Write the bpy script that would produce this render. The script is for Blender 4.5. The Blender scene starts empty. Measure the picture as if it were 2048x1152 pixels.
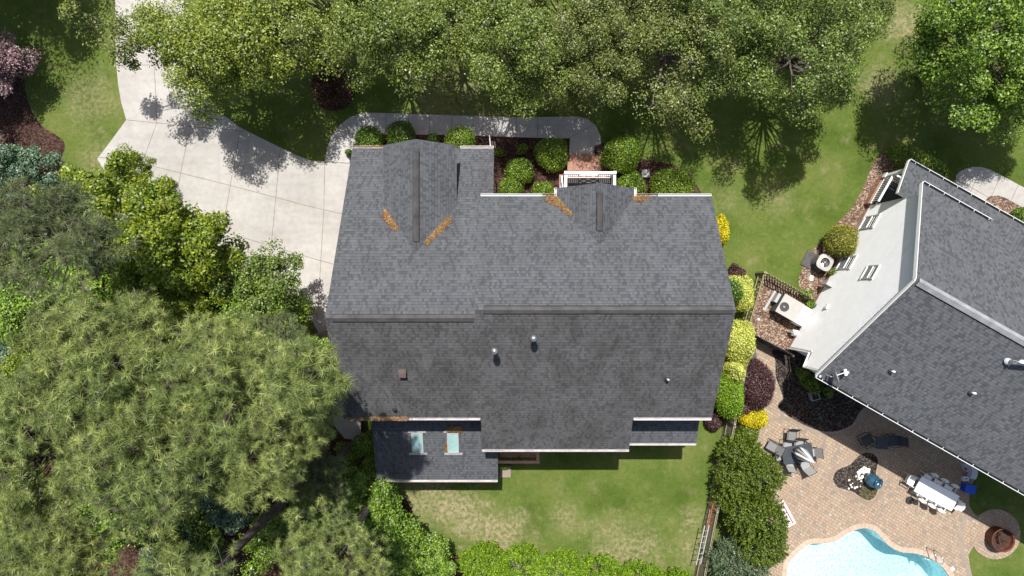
import bpy, math, random
import numpy as np
from mathutils import Vector, Matrix
R = math.radians
rng = np.random.default_rng(7)
random.seed(7)
sc = bpy.context.scene
col = sc.collection

# ------------------------------------------------------------------ camera, sky, sun, exposure
H = 36.0; F = 2048 * 24 / 36.0
cam = bpy.data.cameras.new("camera"); camo = bpy.data.objects.new("camera", cam)
cam.lens = 24; cam.sensor_width = 36; cam.clip_end = 3000; cam.clip_start = 0.5
camo.location = (0, 0, H); camo.rotation_euler = (0, 0, 0)
col.objects.link(camo); sc.camera = camo
SHX, SHY = 0.060, -0.435                    # shadow offset per metre of height
to_sun = Vector((-SHX, -SHY, 1)).normalized()
w = bpy.data.worlds.new("World"); sc.world = w; w.use_nodes = True
wn = w.node_tree.nodes; wl = w.node_tree.links
sky = wn.new('ShaderNodeTexSky'); sky.sky_type = 'NISHITA'; sky.sun_disc = False
sky.sun_elevation = math.asin(to_sun.z); sky.sun_rotation = math.atan2(to_sun.x, to_sun.y)
sky.dust_density = 2.5; sky.air_density = 0.9; sky.ozone_density = 0.9
bg = wn['Background']; bg.inputs['Strength'].default_value = 0.095
wl.new(sky.outputs[0], bg.inputs['Color'])
sl = bpy.data.lights.new("sun", 'SUN'); sl.energy = 5.0; sl.angle = R(0.55); sl.color = (1.0, 0.97, 0.92)
so = bpy.data.objects.new("sun", sl); col.objects.link(so)
so.rotation_euler = to_sun.to_track_quat('Z', 'Y').to_euler(); so.location = (0, 20, 60)
sc.view_settings.view_transform = 'Standard'; sc.view_settings.look = 'None'
sc.view_settings.exposure = 0.34; sc.view_settings.gamma = 1.0
sc.cycles.max_bounces = 8; sc.cycles.transparent_max_bounces = 12

# ------------------------------------------------------------------ helpers
def P(u, v, z=0.0):                          # world point of a photo pixel at a known height
    k = (H - z) / F
    return Vector(((u - 1024) * k, (576 - v) * k, z))
def tag(o, label=None, cat=None, group=None, kind=None):
    if label: o['label'] = label
    if cat: o['category'] = cat
    if group: o['group'] = group
    if kind: o['kind'] = kind
    return o
def empty(name, loc=(0, 0, 0), rz=0.0, label=None, cat=None, group=None):
    o = bpy.data.objects.new(name, None); col.objects.link(o)
    o.location = loc; o.rotation_euler = (0, 0, rz); o.empty_display_size = 0.2
    return tag(o, label, cat, group)
def link(name, me, parent=None):
    o = bpy.data.objects.new(name, me); col.objects.link(o)
    if parent is not None: o.parent = parent
    return o
def catmull(pts, n=6, closed=True):
    pts = [Vector(p) for p in pts]; out = []; N = len(pts)
    for i in range(N if closed else N - 1):
        g = (lambda k: pts[k % N]) if closed else (lambda k: pts[max(0, min(N - 1, k))])
        p0, p1, p2, p3 = g(i - 1), g(i), g(i + 1), g(i + 2)
        for j in range(n):
            t = j / n
            out.append(0.5 * ((2 * p1) + (p2 - p0) * t + (2 * p0 - 5 * p1 + 4 * p2 - p3) * t * t + (3 * p1 - p0 - 3 * p2 + p3) * t ** 3))
    if not closed: out.append(pts[-1])
    return out
class MB:
    def __init__(s): s.v = []; s.f = []; s.m = []; s.M = Matrix.Identity(4)
    def add(s, vs, fs, mi=0):
        b = len(s.v); s.v += [tuple(s.M @ Vector(p)) for p in vs]
        for f in fs: s.f.append([b + i for i in f]); s.m.append(mi)
        return s
    def face(s, vs, mi=0): return s.add(vs, [list(range(len(vs)))], mi)
    def box(s, c, d, rz=0, mi=0, rx=0, ry=0):
        M = Matrix.Translation(c) @ Matrix.Rotation(rz, 4, 'Z') @ Matrix.Rotation(ry, 4, 'Y') @ Matrix.Rotation(rx, 4, 'X')
        x, y, z = d[0] / 2, d[1] / 2, d[2] / 2
        b = min(x, y, z) * 0.12
        vs = []
        vs = [M @ Vector((sx * x, sy * y, sz * z)) for sz in (-1, 1) for sy in (-1, 1) for sx in (-1, 1)]
        return s.add(vs, [[0, 2, 3, 1], [4, 5, 7, 6], [0, 1, 5, 4], [2, 6, 7, 3], [0, 4, 6, 2], [1, 3, 7, 5]], mi)
    def bar(s, a, b, wd, ht, mi=0):          # box from a to b (centre line)
        a = Vector(a); b = Vector(b); d = b - a; L = d.length
        if L < 1e-5: return s
        q = d.to_track_quat('X', 'Z').to_matrix().to_4x4()
        M = Matrix.Translation((a + b) / 2) @ q
        vs = [M @ Vector((sx * L / 2, sy * wd / 2, sz * ht / 2)) for sz in (-1, 1) for sy in (-1, 1) for sx in (-1, 1)]
        return s.add(vs, [[0, 2, 3, 1], [4, 5, 7, 6], [0, 1, 5, 4], [2, 6, 7, 3], [0, 4, 6, 2], [1, 3, 7, 5]], mi)
    def prism(s, poly, z0, z1, mi=0, side=None):
        n = len(poly); p = [Vector((q[0], q[1])) for q in poly]
        ar = sum(p[i].x * p[(i + 1) % n].y - p[(i + 1) % n].x * p[i].y for i in range(n))
        if ar < 0: p = p[::-1]
        vs = [(q.x, q.y, z1) for q in p]; s.add(vs, [list(range(n))], mi)
        s.add([(q.x, q.y, z0) for q in p] + vs, [[i, (i + 1) % n, n + (i + 1) % n, n + i] for i in range(n)], mi if side is None else side)
        return s
    def slab(s, top, th, mi=0, mside=None, mbot=None):   # thick sheet under an arbitrary planar polygon (z down)
        n = len(top); t = [Vector(q) for q in top]
        nn = sum(((t[i] - t[0]).cross(t[(i + 1) % n] - t[0]) for i in range(1, n - 1)), Vector())
        if nn.z < 0: t = t[::-1]
        b = [q - Vector((0, 0, th)) for q in t]
        s.add(t, [list(range(n))], mi)
        s.add(b, [list(range(n))[::-1]], mi if mbot is None else mbot)
        s.add(b + t, [[i, (i + 1) % n, n + (i + 1) % n, n + i] for i in range(n)], mi if mside is None else mside)
        return s
    def tube(s, path, r, n=8, mi=0, cap=True):
        path = [Vector(p) for p in path]; rs = r if isinstance(r, (list, tuple)) else [r] * len(path)
        vs = []; fs = []
        for i, p in enumerate(path):
            d = (path[min(i + 1, len(path) - 1)] - path[max(i - 1, 0)]).normalized()
            a = d.cross(Vector((0, 0, 1)) if abs(d.z) < 0.9 else Vector((1, 0, 0))).normalized(); b = d.cross(a)
            for k in range(n):
                t = 2 * math.pi * k / n; vs.append(p + rs[i] * (a * math.cos(t) + b * math.sin(t)))
        for i in range(len(path) - 1):
            for k in range(n): fs.append([i * n + k, i * n + (k + 1) % n, (i + 1) * n + (k + 1) % n, (i + 1) * n + k])
        if cap: fs += [list(range(n))[::-1], [(len(path) - 1) * n + k for k in range(n)]]
        return s.add(vs, fs, mi)
    def lathe(s, prof, c=(0, 0, 0), n=24, mi=0):
        c = Vector(c); vs = []; fs = []
        for (r, z) in prof:
            for k in range(n):
                t = 2 * math.pi * k / n; vs.append(c + Vector((r * math.cos(t), r * math.sin(t), z)))
        for i in range(len(prof) - 1):
            for k in range(n): fs.append([i * n + k, i * n + (k + 1) % n, (i + 1) * n + (k + 1) % n, (i + 1) * n + k])
        fs.append([(len(prof) - 1) * n + k for k in range(n)])
        return s.add(vs, fs, mi)
    def build(s, name, mats, parent=None, smooth=False):
        me = bpy.data.meshes.new(name); me.from_pydata(s.v, [], s.f)
        if not isinstance(mats, (list, tuple)): mats = [mats]
        for m in mats: me.materials.append(m)
        me.polygons.foreach_set('material_index', s.m)
        uv = me.uv_layers.new(name='UVMap').data
        for p in me.polygons:                # planar UV in metres, v up the slope
            n = p.normal
            if n.z > 0.999 or n.z < -0.999: h = Vector((1, 0, 0)); q = Vector((0, 1, 0))
            else:
                h = Vector((0, 0, 1)).cross(n).normalized(); q = n.cross(h)
            for li in p.loop_indices:
                c = me.vertices[me.loops[li].vertex_index].co
                uv[li].uv = (c.dot(h), c.dot(q))
        if smooth: me.polygons.foreach_set('use_smooth', [True] * len(me.polygons))
        me.update()
        return link(name, me, parent)
def npmesh(name, V, k, mat, tone=None):                 # V: (n*k,3) verts, each consecutive k make a face
    n = len(V) // k; me = bpy.data.meshes.new(name)
    me.vertices.add(n * k); me.vertices.foreach_set('co', V.astype(np.float32).ravel())
    me.loops.add(n * k); me.loops.foreach_set('vertex_index', np.arange(n * k, dtype=np.int32))
    me.polygons.add(n); me.polygons.foreach_set('loop_start', np.arange(0, n * k, k, dtype=np.int32))
    me.materials.append(mat); me.update(calc_edges=True)
    if tone is not None: me.attributes.new('tone', 'FLOAT', 'FACE').data.foreach_set('value', tone.astype(np.float32))
    return me

# ------------------------------------------------------------------ materials
class NT:
    def __init__(s, name):
        s.m = bpy.data.materials.new(name); s.m.use_nodes = True; s.t = s.m.node_tree
        s.b = s.t.nodes['Principled BSDF']; s.out = s.t.nodes['Material Output']
    def n(s, typ, **kw):
        o = s.t.nodes.new('ShaderNode' + typ)
        for k, v in kw.items(): setattr(o, k, v)
        return o
    def l(s, a, b): s.t.links.new(a, b)
    def coord(s, what='Object'):
        if what == 'World': return s.n('NewGeometry').outputs['Position']
        return s.n('TexCoord').outputs[what]
    def noise(s, vec, scale, detail=3, rough=0.55):
        o = s.n('TexNoise'); o.inputs['Scale'].default_value = scale; o.inputs['Detail'].default_value = detail
        o.inputs['Roughness'].default_value = rough; s.l(vec, o.inputs['Vector']); return o.outputs['Fac']
    def ramp(s, fac, stops, interp='LINEAR'):
        o = s.n('ValToRGB'); o.color_ramp.interpolation = interp; e = o.color_ramp.elements
        while len(e) < len(stops): e.new(0.5)
        for i, (p, c) in enumerate(stops):
            e[i].position = p; e[i].color = (c, c, c, 1) if not isinstance(c, tuple) else (*c, 1)
        s.l(fac, o.inputs['Fac']); return o.outputs['Color']
    def mix(s, fac, a, b, mode='MIX'):
        o = s.n('MixRGB', blend_type=mode)
        for i, x in ((0, fac), (1, a), (2, b)):
            if isinstance(x, (int, float)): o.inputs[i].default_value = x if i == 0 else (x, x, x, 1)
            elif isinstance(x, tuple): o.inputs[i].default_value = (*x, 1)
            else: s.l(x, o.inputs[i])
        return o.outputs[0]
    def math(s, op, a, b=0.0):
        o = s.n('Math', operation=op)
        for i, x in ((0, a), (1, b)):
            if isinstance(x, (int, float)): o.inputs[i].default_value = x
            else: s.l(x, o.inputs[i])
        return o.outputs[0]
    def bump(s, h, strength=0.5, dist=0.02):
        o = s.n('Bump'); o.inputs['Strength'].default_value = strength; o.inputs['Distance'].default_value = dist
        s.l(h, o.inputs['Height']); s.l(o.outputs[0], s.b.inputs['Normal'])
    def mapping(s, vec, rot=0.0, scale=(1, 1, 1), loc=(0, 0, 0)):
        o = s.n('Mapping'); o.inputs['Rotation'].default_value = (0, 0, rot); o.inputs['Scale'].default_value = scale
        o.inputs['Location'].default_value = loc; s.l(vec, o.inputs['Vector']); return o.outputs[0]
    def col(s, c): s.l(c, s.b.inputs['Base Color'])
    def set(s, rough=0.8, spec=0.3, metal=0.0):
        s.b.inputs['Roughness'].default_value = rough; s.b.inputs['Specular IOR Level'].default_value = spec
        s.b.inputs['Metallic'].default_value = metal; return s
def plain(name, c, rough=0.7, spec=0.3, metal=0.0, var=0.25, scale=3.0):
    t = NT(name).set(rough, spec, metal); v = t.coord('World')
    n = t.noise(v, scale, 5); n2 = t.noise(v, scale * 9, 2)
    f = t.math('ADD', t.math('MULTIPLY', n, 0.7), t.math('MULTIPLY', n2, 0.3))
    lo = tuple(x * (1 - var) for x in c); hi = tuple(min(1, x * (1 + var)) for x in c)
    t.col(t.ramp(f, [(0.3, lo), (0.7, hi)])); return t.m

def shingles(name, base, rw=0.19, rh=0.145, streak=0.42, contrast=0.21):
    t = NT(name).set(0.95, 0.15); uv = t.coord('UV'); wv = t.coord('World')
    b = t.n('TexBrick', offset=0.37, squash=1.0); t.l(uv, b.inputs['Vector'])
    for k, x in (('Scale', 1.0), ('Brick Width', rw), ('Row Height', rh), ('Mortar Size', 0.006), ('Mortar Smooth', 0.3), ('Bias', 0.0)): b.inputs[k].default_value = x
    b.inputs['Color1'].default_value = (0, 0, 0, 1); b.inputs['Color2'].default_value = (1, 1, 1, 1); b.inputs['Mortar'].default_value = (0.1, 0.1, 0.1, 1)
    b2 = t.n('TexBrick', offset=0.61, squash=1.0); t.l(uv, b2.inputs['Vector'])
    for k, x in (('Scale', 1.0), ('Brick Width', rw * 0.53), ('Row Height', rh), ('Mortar Size', 0.0), ('Bias', 0.0)): b2.inputs[k].default_value = x
    b2.inputs['Color1'].default_value = (0, 0, 0, 1); b2.inputs['Color2'].default_value = (1, 1, 1, 1)
    f = t.math('ADD', t.math('MULTIPLY', b.outputs['Color'], 0.12), t.math('MULTIPLY', b2.outputs['Color'], 0.88))
    c = t.ramp(f, [(0.0, tuple(x * (1 - contrast * 1.3) for x in base)), (0.26, tuple(x * (1 - contrast * 1.1) for x in base)), (0.30, tuple(x * 1.0 for x in base)), (0.75, tuple(x * 1.05 for x in base)), (0.80, tuple(x * (1 + contrast * .8) for x in base)), (1.0, tuple(x * (1 + contrast) for x in base))])
    big = t.noise(t.mapping(wv, scale=(1.0, 0.28, 1)), 1.3, 5)           # weather streaks running down the slope
    c = t.mix(streak, c, t.ramp(big, [(0.3, (0.62, 0.58, 0.55)), (0.62, (1.10, 1.11, 1.12))]), 'MULTIPLY')
    gr = t.noise(wv, 90, 2); c = t.mix(0.30, c, t.ramp(gr, [(0.3, 0.6), (0.7, 1.35)]), 'MULTIPLY')
    blue = t.noise(wv, 0.5, 2); c = t.mix(t.math('MULTIPLY', blue, 0.14), c, (0.085, 0.094, 0.115))
    sep = t.n('SeparateXYZ'); t.l(uv, sep.inputs[0])
    saw = t.math('FRACT', t.math('DIVIDE', sep.outputs[1], rh))
    edge = t.ramp(saw, [(0.0, 0.72), (0.2, 1.0), (1.0, 1.05)]); c = t.mix(0.75, c, edge, 'MULTIPLY')
    t.col(c)
    t.bump(t.math('SUBTRACT', t.math('MULTIPLY', b2.outputs['Color'], 0.4), saw), 1.0, 0.022)
    return t.m
M = {}
M['roof'] = shingles('asphalt_shingles', (0.092, 0.095, 0.101))
M['roof_rear'] = shingles('weathered_asphalt_shingles', (0.083, 0.082, 0.082), streak=0.75)
M['roof_low'] = shingles('asphalt_shingles_low', (0.086, 0.090, 0.097), streak=0.15)
M['roof_n'] = shingles('asphalt_shingles_blue', (0.096, 0.100, 0.107), contrast=0.24, streak=0.2)
M['cap'] = plain('ridge_cap', (0.085, 0.081, 0.081), 0.95, 0.1, var=0.35, scale=2.2)
M['capn'] = plain('ridge_cap_light', (0.27, 0.275, 0.285), 0.95, 0.1, var=0.3, scale=3)
M['white'] = plain('white_paint', (0.78, 0.78, 0.77), 0.45, 0.4, var=0.06)
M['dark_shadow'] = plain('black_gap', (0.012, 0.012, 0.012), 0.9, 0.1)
M['copper'] = plain('stained_gutter', (0.42, 0.36, 0.33), 0.6, 0.3, var=0.55, scale=2.2)
M['steel'] = plain('galvanised_steel', (0.62, 0.63, 0.65), 0.28, 0.5, 0.9, var=0.15)
M['black'] = plain('black_metal', (0.022, 0.022, 0.025), 0.45, 0.4)
M['rubber'] = plain('dark_rubber', (0.035, 0.035, 0.038), 0.8, 0.2)
M['brownbox'] = plain('brown_vent', (0.10, 0.072, 0.065), 0.6, 0.3)
M['wood_new'] = plain('cedar_wood', (0.44, 0.27, 0.17), 0.8, 0.2, var=0.25, scale=6)
M['grey_fabric'] = plain('grey_sling', (0.20, 0.195, 0.195), 0.85, 0.2, var=0.2, scale=20)
M['lite_fabric'] = plain('pale_sling', (0.30, 0.30, 0.295), 0.85, 0.2, var=0.1, scale=20)
M['slate'] = plain('slate_tabletop', (0.050, 0.057, 0.068), 0.4, 0.4, var=0.25, scale=4)
M['blue_glaze'] = plain('blue_glaze', (0.028, 0.080, 0.125), 0.15, 0.6, var=0.5, scale=4)
M['blue_plastic'] = plain('blue_plastic', (0.012, 0.08, 0.52), 0.35, 0.5, var=0.1)
M['stone_w'] = plain('white_stone', (0.72, 0.68, 0.62), 0.8, 0.3, var=0.25, scale=14)
M['ac_beige'] = plain('ac_beige', (0.40, 0.385, 0.36), 0.5, 0.4, var=0.1)
M['ac_dark'] = plain('ac_dark', (0.075, 0.072, 0.07), 0.6, 0.3, var=0.4, scale=8)
M['ac_grey'] = plain('ac_grey', (0.38, 0.38, 0.375), 0.5, 0.4, var=0.12)
M['red'] = plain('red_vinyl', (0.55, 0.05, 0.07), 0.5, 0.4, var=0.1)
M['yellow'] = plain('yellow_vinyl', (0.72, 0.42, 0.06), 0.5, 0.4, var=0.1)
M['orange'] = plain('orange_fibreglass', (0.40, 0.085, 0.04), 0.5, 0.4, var=0.2)
M['alu'] = plain('aluminium', (0.60, 0.60, 0.62), 0.4, 0.5, 0.4, var=0.1)
M['hose'] = plain('red_hose', (0.30, 0.07, 0.04), 0.6, 0.3)
M['rust'] = plain('rusty_steel', (0.13, 0.048, 0.03), 0.7, 0.3, 0.3, var=0.6, scale=6)
M['ash'] = plain('ash_logs', (0.055, 0.035, 0.028), 0.9, 0.1, var=0.8, scale=14)
M['bin'] = plain('brown_resin', (0.10, 0.088, 0.088), 0.7, 0.3, var=0.1)
M['membrane'] = plain('grey_membrane', (0.075, 0.078, 0.08), 0.85, 0.2, var=0.15)
M['cloth'] = plain('white_tablecloth', (0.86, 0.87, 0.88), 0.6, 0.3, var=0.03)
M['flag'] = plain('flag_red', (0.5, 0.12, 0.13), 0.7, 0.2, var=0.2)
M['greenmetal'] = plain('green_metal', (0.015, 0.07, 0.05), 0.5, 0.4)
M['lav'] = plain('lavender_plastic', (0.55, 0.56, 0.62), 0.5, 0.4, var=0.06)

def glassy(name, c, rough=0.08):
    t = NT(name).set(rough, 0.8); v = t.coord('World'); n = t.noise(v, 2.5, 4)
    t.col(t.ramp(n, [(0.3, tuple(x * 0.7 for x in c)), (0.7, c)])); return t.m
M['glass'] = glassy('window_glass', (0.05, 0.065, 0.07))
M['screen'] = plain('window_screen', (0.27, 0.27, 0.28), 0.8, 0.2, var=0.12)
M['sky_glass'] = glassy('skylight_glass', (0.36, 0.56, 0.53), 0.25)

def concrete(name, c, scale=1.0):
    t = NT(name).set(0.9, 0.2); v = t.coord('World')
    a = t.noise(v, 0.22 * scale, 6, 0.6); b = t.noise(v, 3.0, 5, 0.65); g = t.noise(v, 60, 2)
    x = t.ramp(a, [(0.32, tuple(q * 0.86 for q in c)), (0.66, tuple(min(1, q * 1.06) for q in c))])
    x = t.mix(0.7, x, t.ramp(b, [(0.28, (0.84, 0.80, 0.76)), (0.62, (1.03, 1.03, 1.03))]), 'MULTIPLY')
    x = t.mix(0.35, x, t.ramp(g, [(0.3, 0.8), (0.7, 1.15)]), 'MULTIPLY')
    tw = t.noise(t.mapping(v, rot=R(12), scale=(0.25, 1.6, 1)), 1.3, 5, 0.6); x = t.mix(0.5, x, t.ramp(tw, [(0.35, (0.86, 0.83, 0.79)), (0.6, (1.02, 1.02, 1.02))]), 'MULTIPLY')
    st = t.noise(v, 1.1, 7, 0.75); x = t.mix(t.ramp(st, [(0.66, 0.0), (0.76, 0.5)]), x, (0.30, 0.25, 0.20))
    t.col(x); t.bump(g, 0.3, 0.004); return t.m
M['drive'] = concrete('driveway_concrete', (0.43, 0.414, 0.392))
M['walk'] = concrete('walkway_concrete', (0.45, 0.44, 0.428))
M['joint'] = plain('expansion_joint', (0.20, 0.15, 0.125), 0.9, 0.1, var=0.5, scale=4)
M['border'] = concrete('paver_border', (0.32, 0.25, 0.195))
M['edging'] = concrete('concrete_edging', (0.30, 0.245, 0.20))

def bricks(name, c1, c2, mortar, bw, bh, rot=0.0, ms=0.01, coord='World', extra=None):
    t = NT(name).set(0.9, 0.15); v = t.coord(coord)
    if coord == 'World': v0 = t.mapping(v, rot=rot)
    else: v0 = v
    b = t.n('TexBrick', offset=0.5); t.l(v0, b.inputs['Vector'])
    for k, x in (('Scale', 1.0), ('Brick Width', bw), ('Row Height', bh), ('Mortar Size', ms), ('Mortar Smooth', 0.2), ('Bias', 0.0)): b.inputs[k].default_value = x
    b.inputs['Color1'].default_value = (*c1, 1); b.inputs['Color2'].default_value = (*c2, 1); b.inputs['Mortar'].default_value = (*mortar, 1)
    c = b.outputs['Color']
    wv = t.coord('World'); n = t.noise(wv, 5.0, 4, 0.7); c = t.mix(0.55, c, t.ramp(n, [(0.3, 0.72), (0.7, 1.25)]), 'MULTIPLY')
    n2 = t.noise(wv, 0.6, 4, 0.6); c = t.mix(0.45, c, t.ramp(n2, [(0.3, (0.75, 0.73, 0.72)), (0.65, (1.1, 1.08, 1.05))]), 'MULTIPLY')
    g = t.noise(wv, 55, 2); c = t.mix(0.25, c, t.ramp(g, [(0.3, 0.7), (0.7, 1.3)]), 'MULTIPLY')
    t.col(c); t.bump(b.outputs['Fac'], -0.4, 0.01); return t.m
M['brick'] = bricks('red_brick', (0.32, 0.12, 0.08), (0.42, 0.20, 0.14), (0.45, 0.42, 0.38), 0.22, 0.075, coord='UV')
M['brick_step'] = bricks('brick_pavers', (0.36, 0.17, 0.12), (0.46, 0.25, 0.18), (0.22, 0.17, 0.14), 0.075, 0.30)

def pavers():
    t = NT('tan_pavers').set(0.9, 0.15); wv = t.coord('World')
    wob = t.n('TexNoise'); wob.inputs['Scale'].default_value = 1.6; t.l(wv, wob.inputs['Vector'])
    vm = t.n('VectorMath', operation='MULTIPLY_ADD'); t.l(wob.outputs['Color'], vm.inputs[0]); vm.inputs[1].default_value = (0.06, 0.06, 0); t.l(wv, vm.inputs[2])
    v = t.mapping(vm.outputs[0], rot=R(31))
    outs = []
    b = t.n('TexBrick', offset=0.4, squash=0.68, squash_frequency=2, offset_frequency=2); t.l(v, b.inputs['Vector'])
    for k, x in (('Scale', 1.0), ('Brick Width', 0.215), ('Row Height', 0.15), ('Mortar Size', 0.009), ('Mortar Smooth', 0.4), ('Bias', 0.0)): b.inputs[k].default_value = x
    b.inputs['Color1'].default_value = (0, 0, 0, 1); b.inputs['Color2'].default_value = (1, 1, 1, 1); b.inputs['Mortar'].default_value = (0.5, 0.5, 0.5, 1)
    c = t.ramp(b.outputs['Color'], [(0.02, (0.265, 0.228, 0.190)), (0.22, (0.345, 0.272, 0.200)), (0.5, (0.385, 0.290, 0.205)), (0.75, (0.360, 0.256, 0.185)), (0.97, (0.400, 0.332, 0.250))])
    n2 = t.noise(wv, 0.5, 5, 0.65); c = t.mix(0.6, c, t.ramp(n2, [(0.3, (0.80, 0.80, 0.82)), (0.62, (1.06, 1.05, 1.02))]), 'MULTIPLY')
    n = t.noise(wv, 9.0, 4, 0.7); c = t.mix(0.5, c, t.ramp(n, [(0.3, 0.72), (0.7, 1.25)]), 'MULTIPLY')
    g = t.noise(wv, 60, 2); c = t.mix(0.25, c, t.ramp(g, [(0.3, 0.7), (0.7, 1.3)]), 'MULTIPLY')
    c = t.mix(b.outputs['Fac'], c, (0.14, 0.10, 0.075))
    t.col(c); t.bump(b.outputs['Fac'], -0.5, 0.012); return t.m
M['pavers'] = pavers()
M['coping'] = concrete('pool_coping', (0.52, 0.40, 0.315))
M['tile'] = plain('pool_plaster', (0.72, 0.78, 0.79), 0.8, 0.3, var=0.04, scale=1.5)

def grass():
    t = NT('lawn_grass').set(0.95, 0.1); v = t.coord('World')
    fine = t.noise(v, 26, 4, 0.75); mid = t.noise(v, 4.5, 5, 0.7); big = t.noise(v, 0.42, 4, 0.6); dry = t.noise(v, 1.0, 8, 0.72)
    c = t.ramp(big, [(0.32, (0.062, 0.096, 0.016)), (0.48, (0.090, 0.130, 0.026)), (0.68, (0.130, 0.150, 0.042))])
    c = t.mix(0.6, c, t.ramp(mid, [(0.3, (0.70, 0.76, 0.66)), (0.7, (1.32, 1.24, 1.22))]), 'MULTIPLY')
    c = t.mix(0.75, c, t.ramp(fine, [(0.30, 0.40), (0.70, 1.65)]), 'MULTIPLY')
    c = t.mix(t.ramp(dry, [(0.55, 0.0), (0.72, 0.55)]), c, (0.26, 0.22, 0.12))
    # worn, dry patches where the turf is thin: centre x, y, radius, amount
    for (u, vv, r, a) in ((1000, 1075, 2.2, 0.85), (930, 1030, 1.8, 0.8), (1250, 1105, 2.6, 0.7), (1390, 1100, 1.5, 0.6), (1130, 1040, 1.3, 0.5), (1385, 1040, 0.9, 0.6),
                          (860, 1000, 2.2, 0.75), (1450, 400, 1.2, 0.25), (1560, 400, 1.2, 0.35), (1660, 130, 1.6, 0.6), (1760, 170, 1.6, 0.6), (1800, 40, 1.6, 0.8), (180, 200, 2.0, 0.45), (200, 320, 1.6, 0.5), (640, 100, 3, 0.4), (900, 180, 3, 0.45)):
        p = P(u, vv)
        d = t.n('VectorMath', operation='DISTANCE'); t.l(v, d.inputs[0]); d.inputs[1].default_value = p
        m = t.math('DIVIDE', d.outputs['Value'], r)
        m = t.ramp(t.math('ADD', m, t.math('MULTIPLY', t.math('SUBTRACT', dry, 0.5), 2.6)), [(0.25, a), (1.0, 0.0)])
        pat = t.noise(v, 5, 4, 0.7)
        c = t.mix(t.math('MULTIPLY', m, t.ramp(pat, [(0.42, 0.12), (0.6, 1.0)])), c, (0.34, 0.27, 0.175))
    t.col(c); t.bump(fine, 0.9, 0.03); return t.m
M['grass'] = grass()
def mulch(name, c1, c2, c3):
    t = NT(name).set(0.95, 0.1); v = t.coord('World')
    vo = t.n('TexVoronoi'); vo.inputs['Scale'].default_value = 16; t.l(v, vo.inputs['Vector'])
    sp = t.n('SeparateColor'); t.l(vo.outputs['Color'], sp.inputs[0])
    c = t.ramp(sp.outputs[0], [(0.1, c1), (0.6, c2), (0.95, c3)])
    n = t.noise(v, 1.2, 5); c = t.mix(0.6, c, t.ramp(n, [(0.3, 0.6), (0.7, 1.4)]), 'MULTIPLY')
    t.col(c); t.bump(vo.outputs['Distance'], 1.0, 0.04); return t.m
M['mulch'] = mulch('bark_mulch', (0.032, 0.018, 0.015), (0.062, 0.033, 0.026), (0.12, 0.070, 0.055))
M['chips'] = mulch('wood_chips', (0.10, 0.055, 0.035), (0.20, 0.13, 0.095), (0.40, 0.32, 0.25))
M['black_mulch'] = mulch('black_mulch', (0.022, 0.018, 0.017), (0.045, 0.036, 0.032), (0.13, 0.11, 0.09))
M['straw'] = mulch('pine_straw', (0.028, 0.016, 0.010), (0.062, 0.034, 0.022), (0.12, 0.072, 0.048))
M['moss_mulch'] = mulch('mossy_mulch', (0.04, 0.04, 0.02), (0.08, 0.075, 0.035), (0.16, 0.12, 0.08))
def siding():
    t = NT('white_siding').set(0.5, 0.35); v = t.coord('World'); n = t.noise(v, 1.5, 5)
    t.col(t.ramp(n, [(0.3, (0.87, 0.87, 0.87)), (0.7, (0.92, 0.92, 0.91))])); return t.m
M['siding'] = siding(); M['lapshade'] = plain('siding_lap_shade', (0.60, 0.61, 0.62), 0.7, 0.2, var=0.2)  # shade line under each lap, painted as a darker strip
def planks(name, c, rot=0.0):
    t = NT(name).set(0.9, 0.15); v = t.coord('World')
    n = t.noise(t.mapping(v, rot=rot, scale=(1, 8, 1)), 3.0, 6, 0.7); n2 = t.noise(v, 0.8, 3)
    x = t.ramp(n, [(0.3, tuple(q * 0.6 for q in c)), (0.7, tuple(q * 1.35 for q in c))])
    t.col(t.mix(0.4, x, t.ramp(n2, [(0.3, (0.7, 0.8, 0.6)), (0.7, 1.2)]), 'MULTIPLY')); return t.m
M['fence'] = planks('weathered_fence', (0.30, 0.26, 0.19), R(-70))
M['fence_dark'] = planks('mossy_fence', (0.30, 0.27, 0.16))

def leaf(name, cs, trans=0.24, rough=0.42, spec=0.45, nscale=0.5, gain=1.12, hue=(0.95, 1.03, 0.60)):
    cs = [tuple(min(0.9, q * gain * h * k) for q, h in zip(c, hue)) for c, k in zip(cs, (0.66, 1.0, 1.2))]
    t = NT(name).set(rough, spec)
    g = t.n('NewGeometry'); v = t.coord('Object')
    fac = g.outputs['Random Per Island']
    if 'needles' in name and 'pine' in name:
        at_ = t.n('Attribute', attribute_name='tone'); fac = t.math('ADD', t.math('MULTIPLY', at_.outputs['Fac'], 0.6), t.math('MULTIPLY', fac, 0.4))
    c = t.ramp(fac, [(0.0, cs[0]), (0.55, cs[1]), (0.92, cs[2]), (1.0, tuple(min(1, q * 1.25) for q in cs[2]))])
    n = t.noise(v, nscale, 3); c = t.mix(0.55, c, t.ramp(n, [(0.32, (0.78, 0.86, 0.80)), (0.68, (1.28, 1.16, 1.10))]), 'MULTIPLY')
    t.col(c)
    tr = t.n('BsdfTranslucent'); t.l(t.mix(1.0, c, (1.25, 1.35, 0.6), 'MULTIPLY'), tr.inputs['Color'])
    mx = t.n('MixShader'); mx.inputs[0].default_value = trans
    t.l(t.b.outputs[0], mx.inputs[1]); t.l(tr.outputs[0], mx.inputs[2]); t.l(mx.outputs[0], t.out.inputs['Surface'])
    return t.m
L = {}
L['oak'] = leaf('oak_leaves', [(0.075, 0.108, 0.028), (0.130, 0.168, 0.046), (0.22, 0.25, 0.09)])
L['lime'] = leaf('maple_leaves', [(0.085, 0.125, 0.026), (0.165, 0.205, 0.045), (0.27, 0.28, 0.075)])
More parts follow.
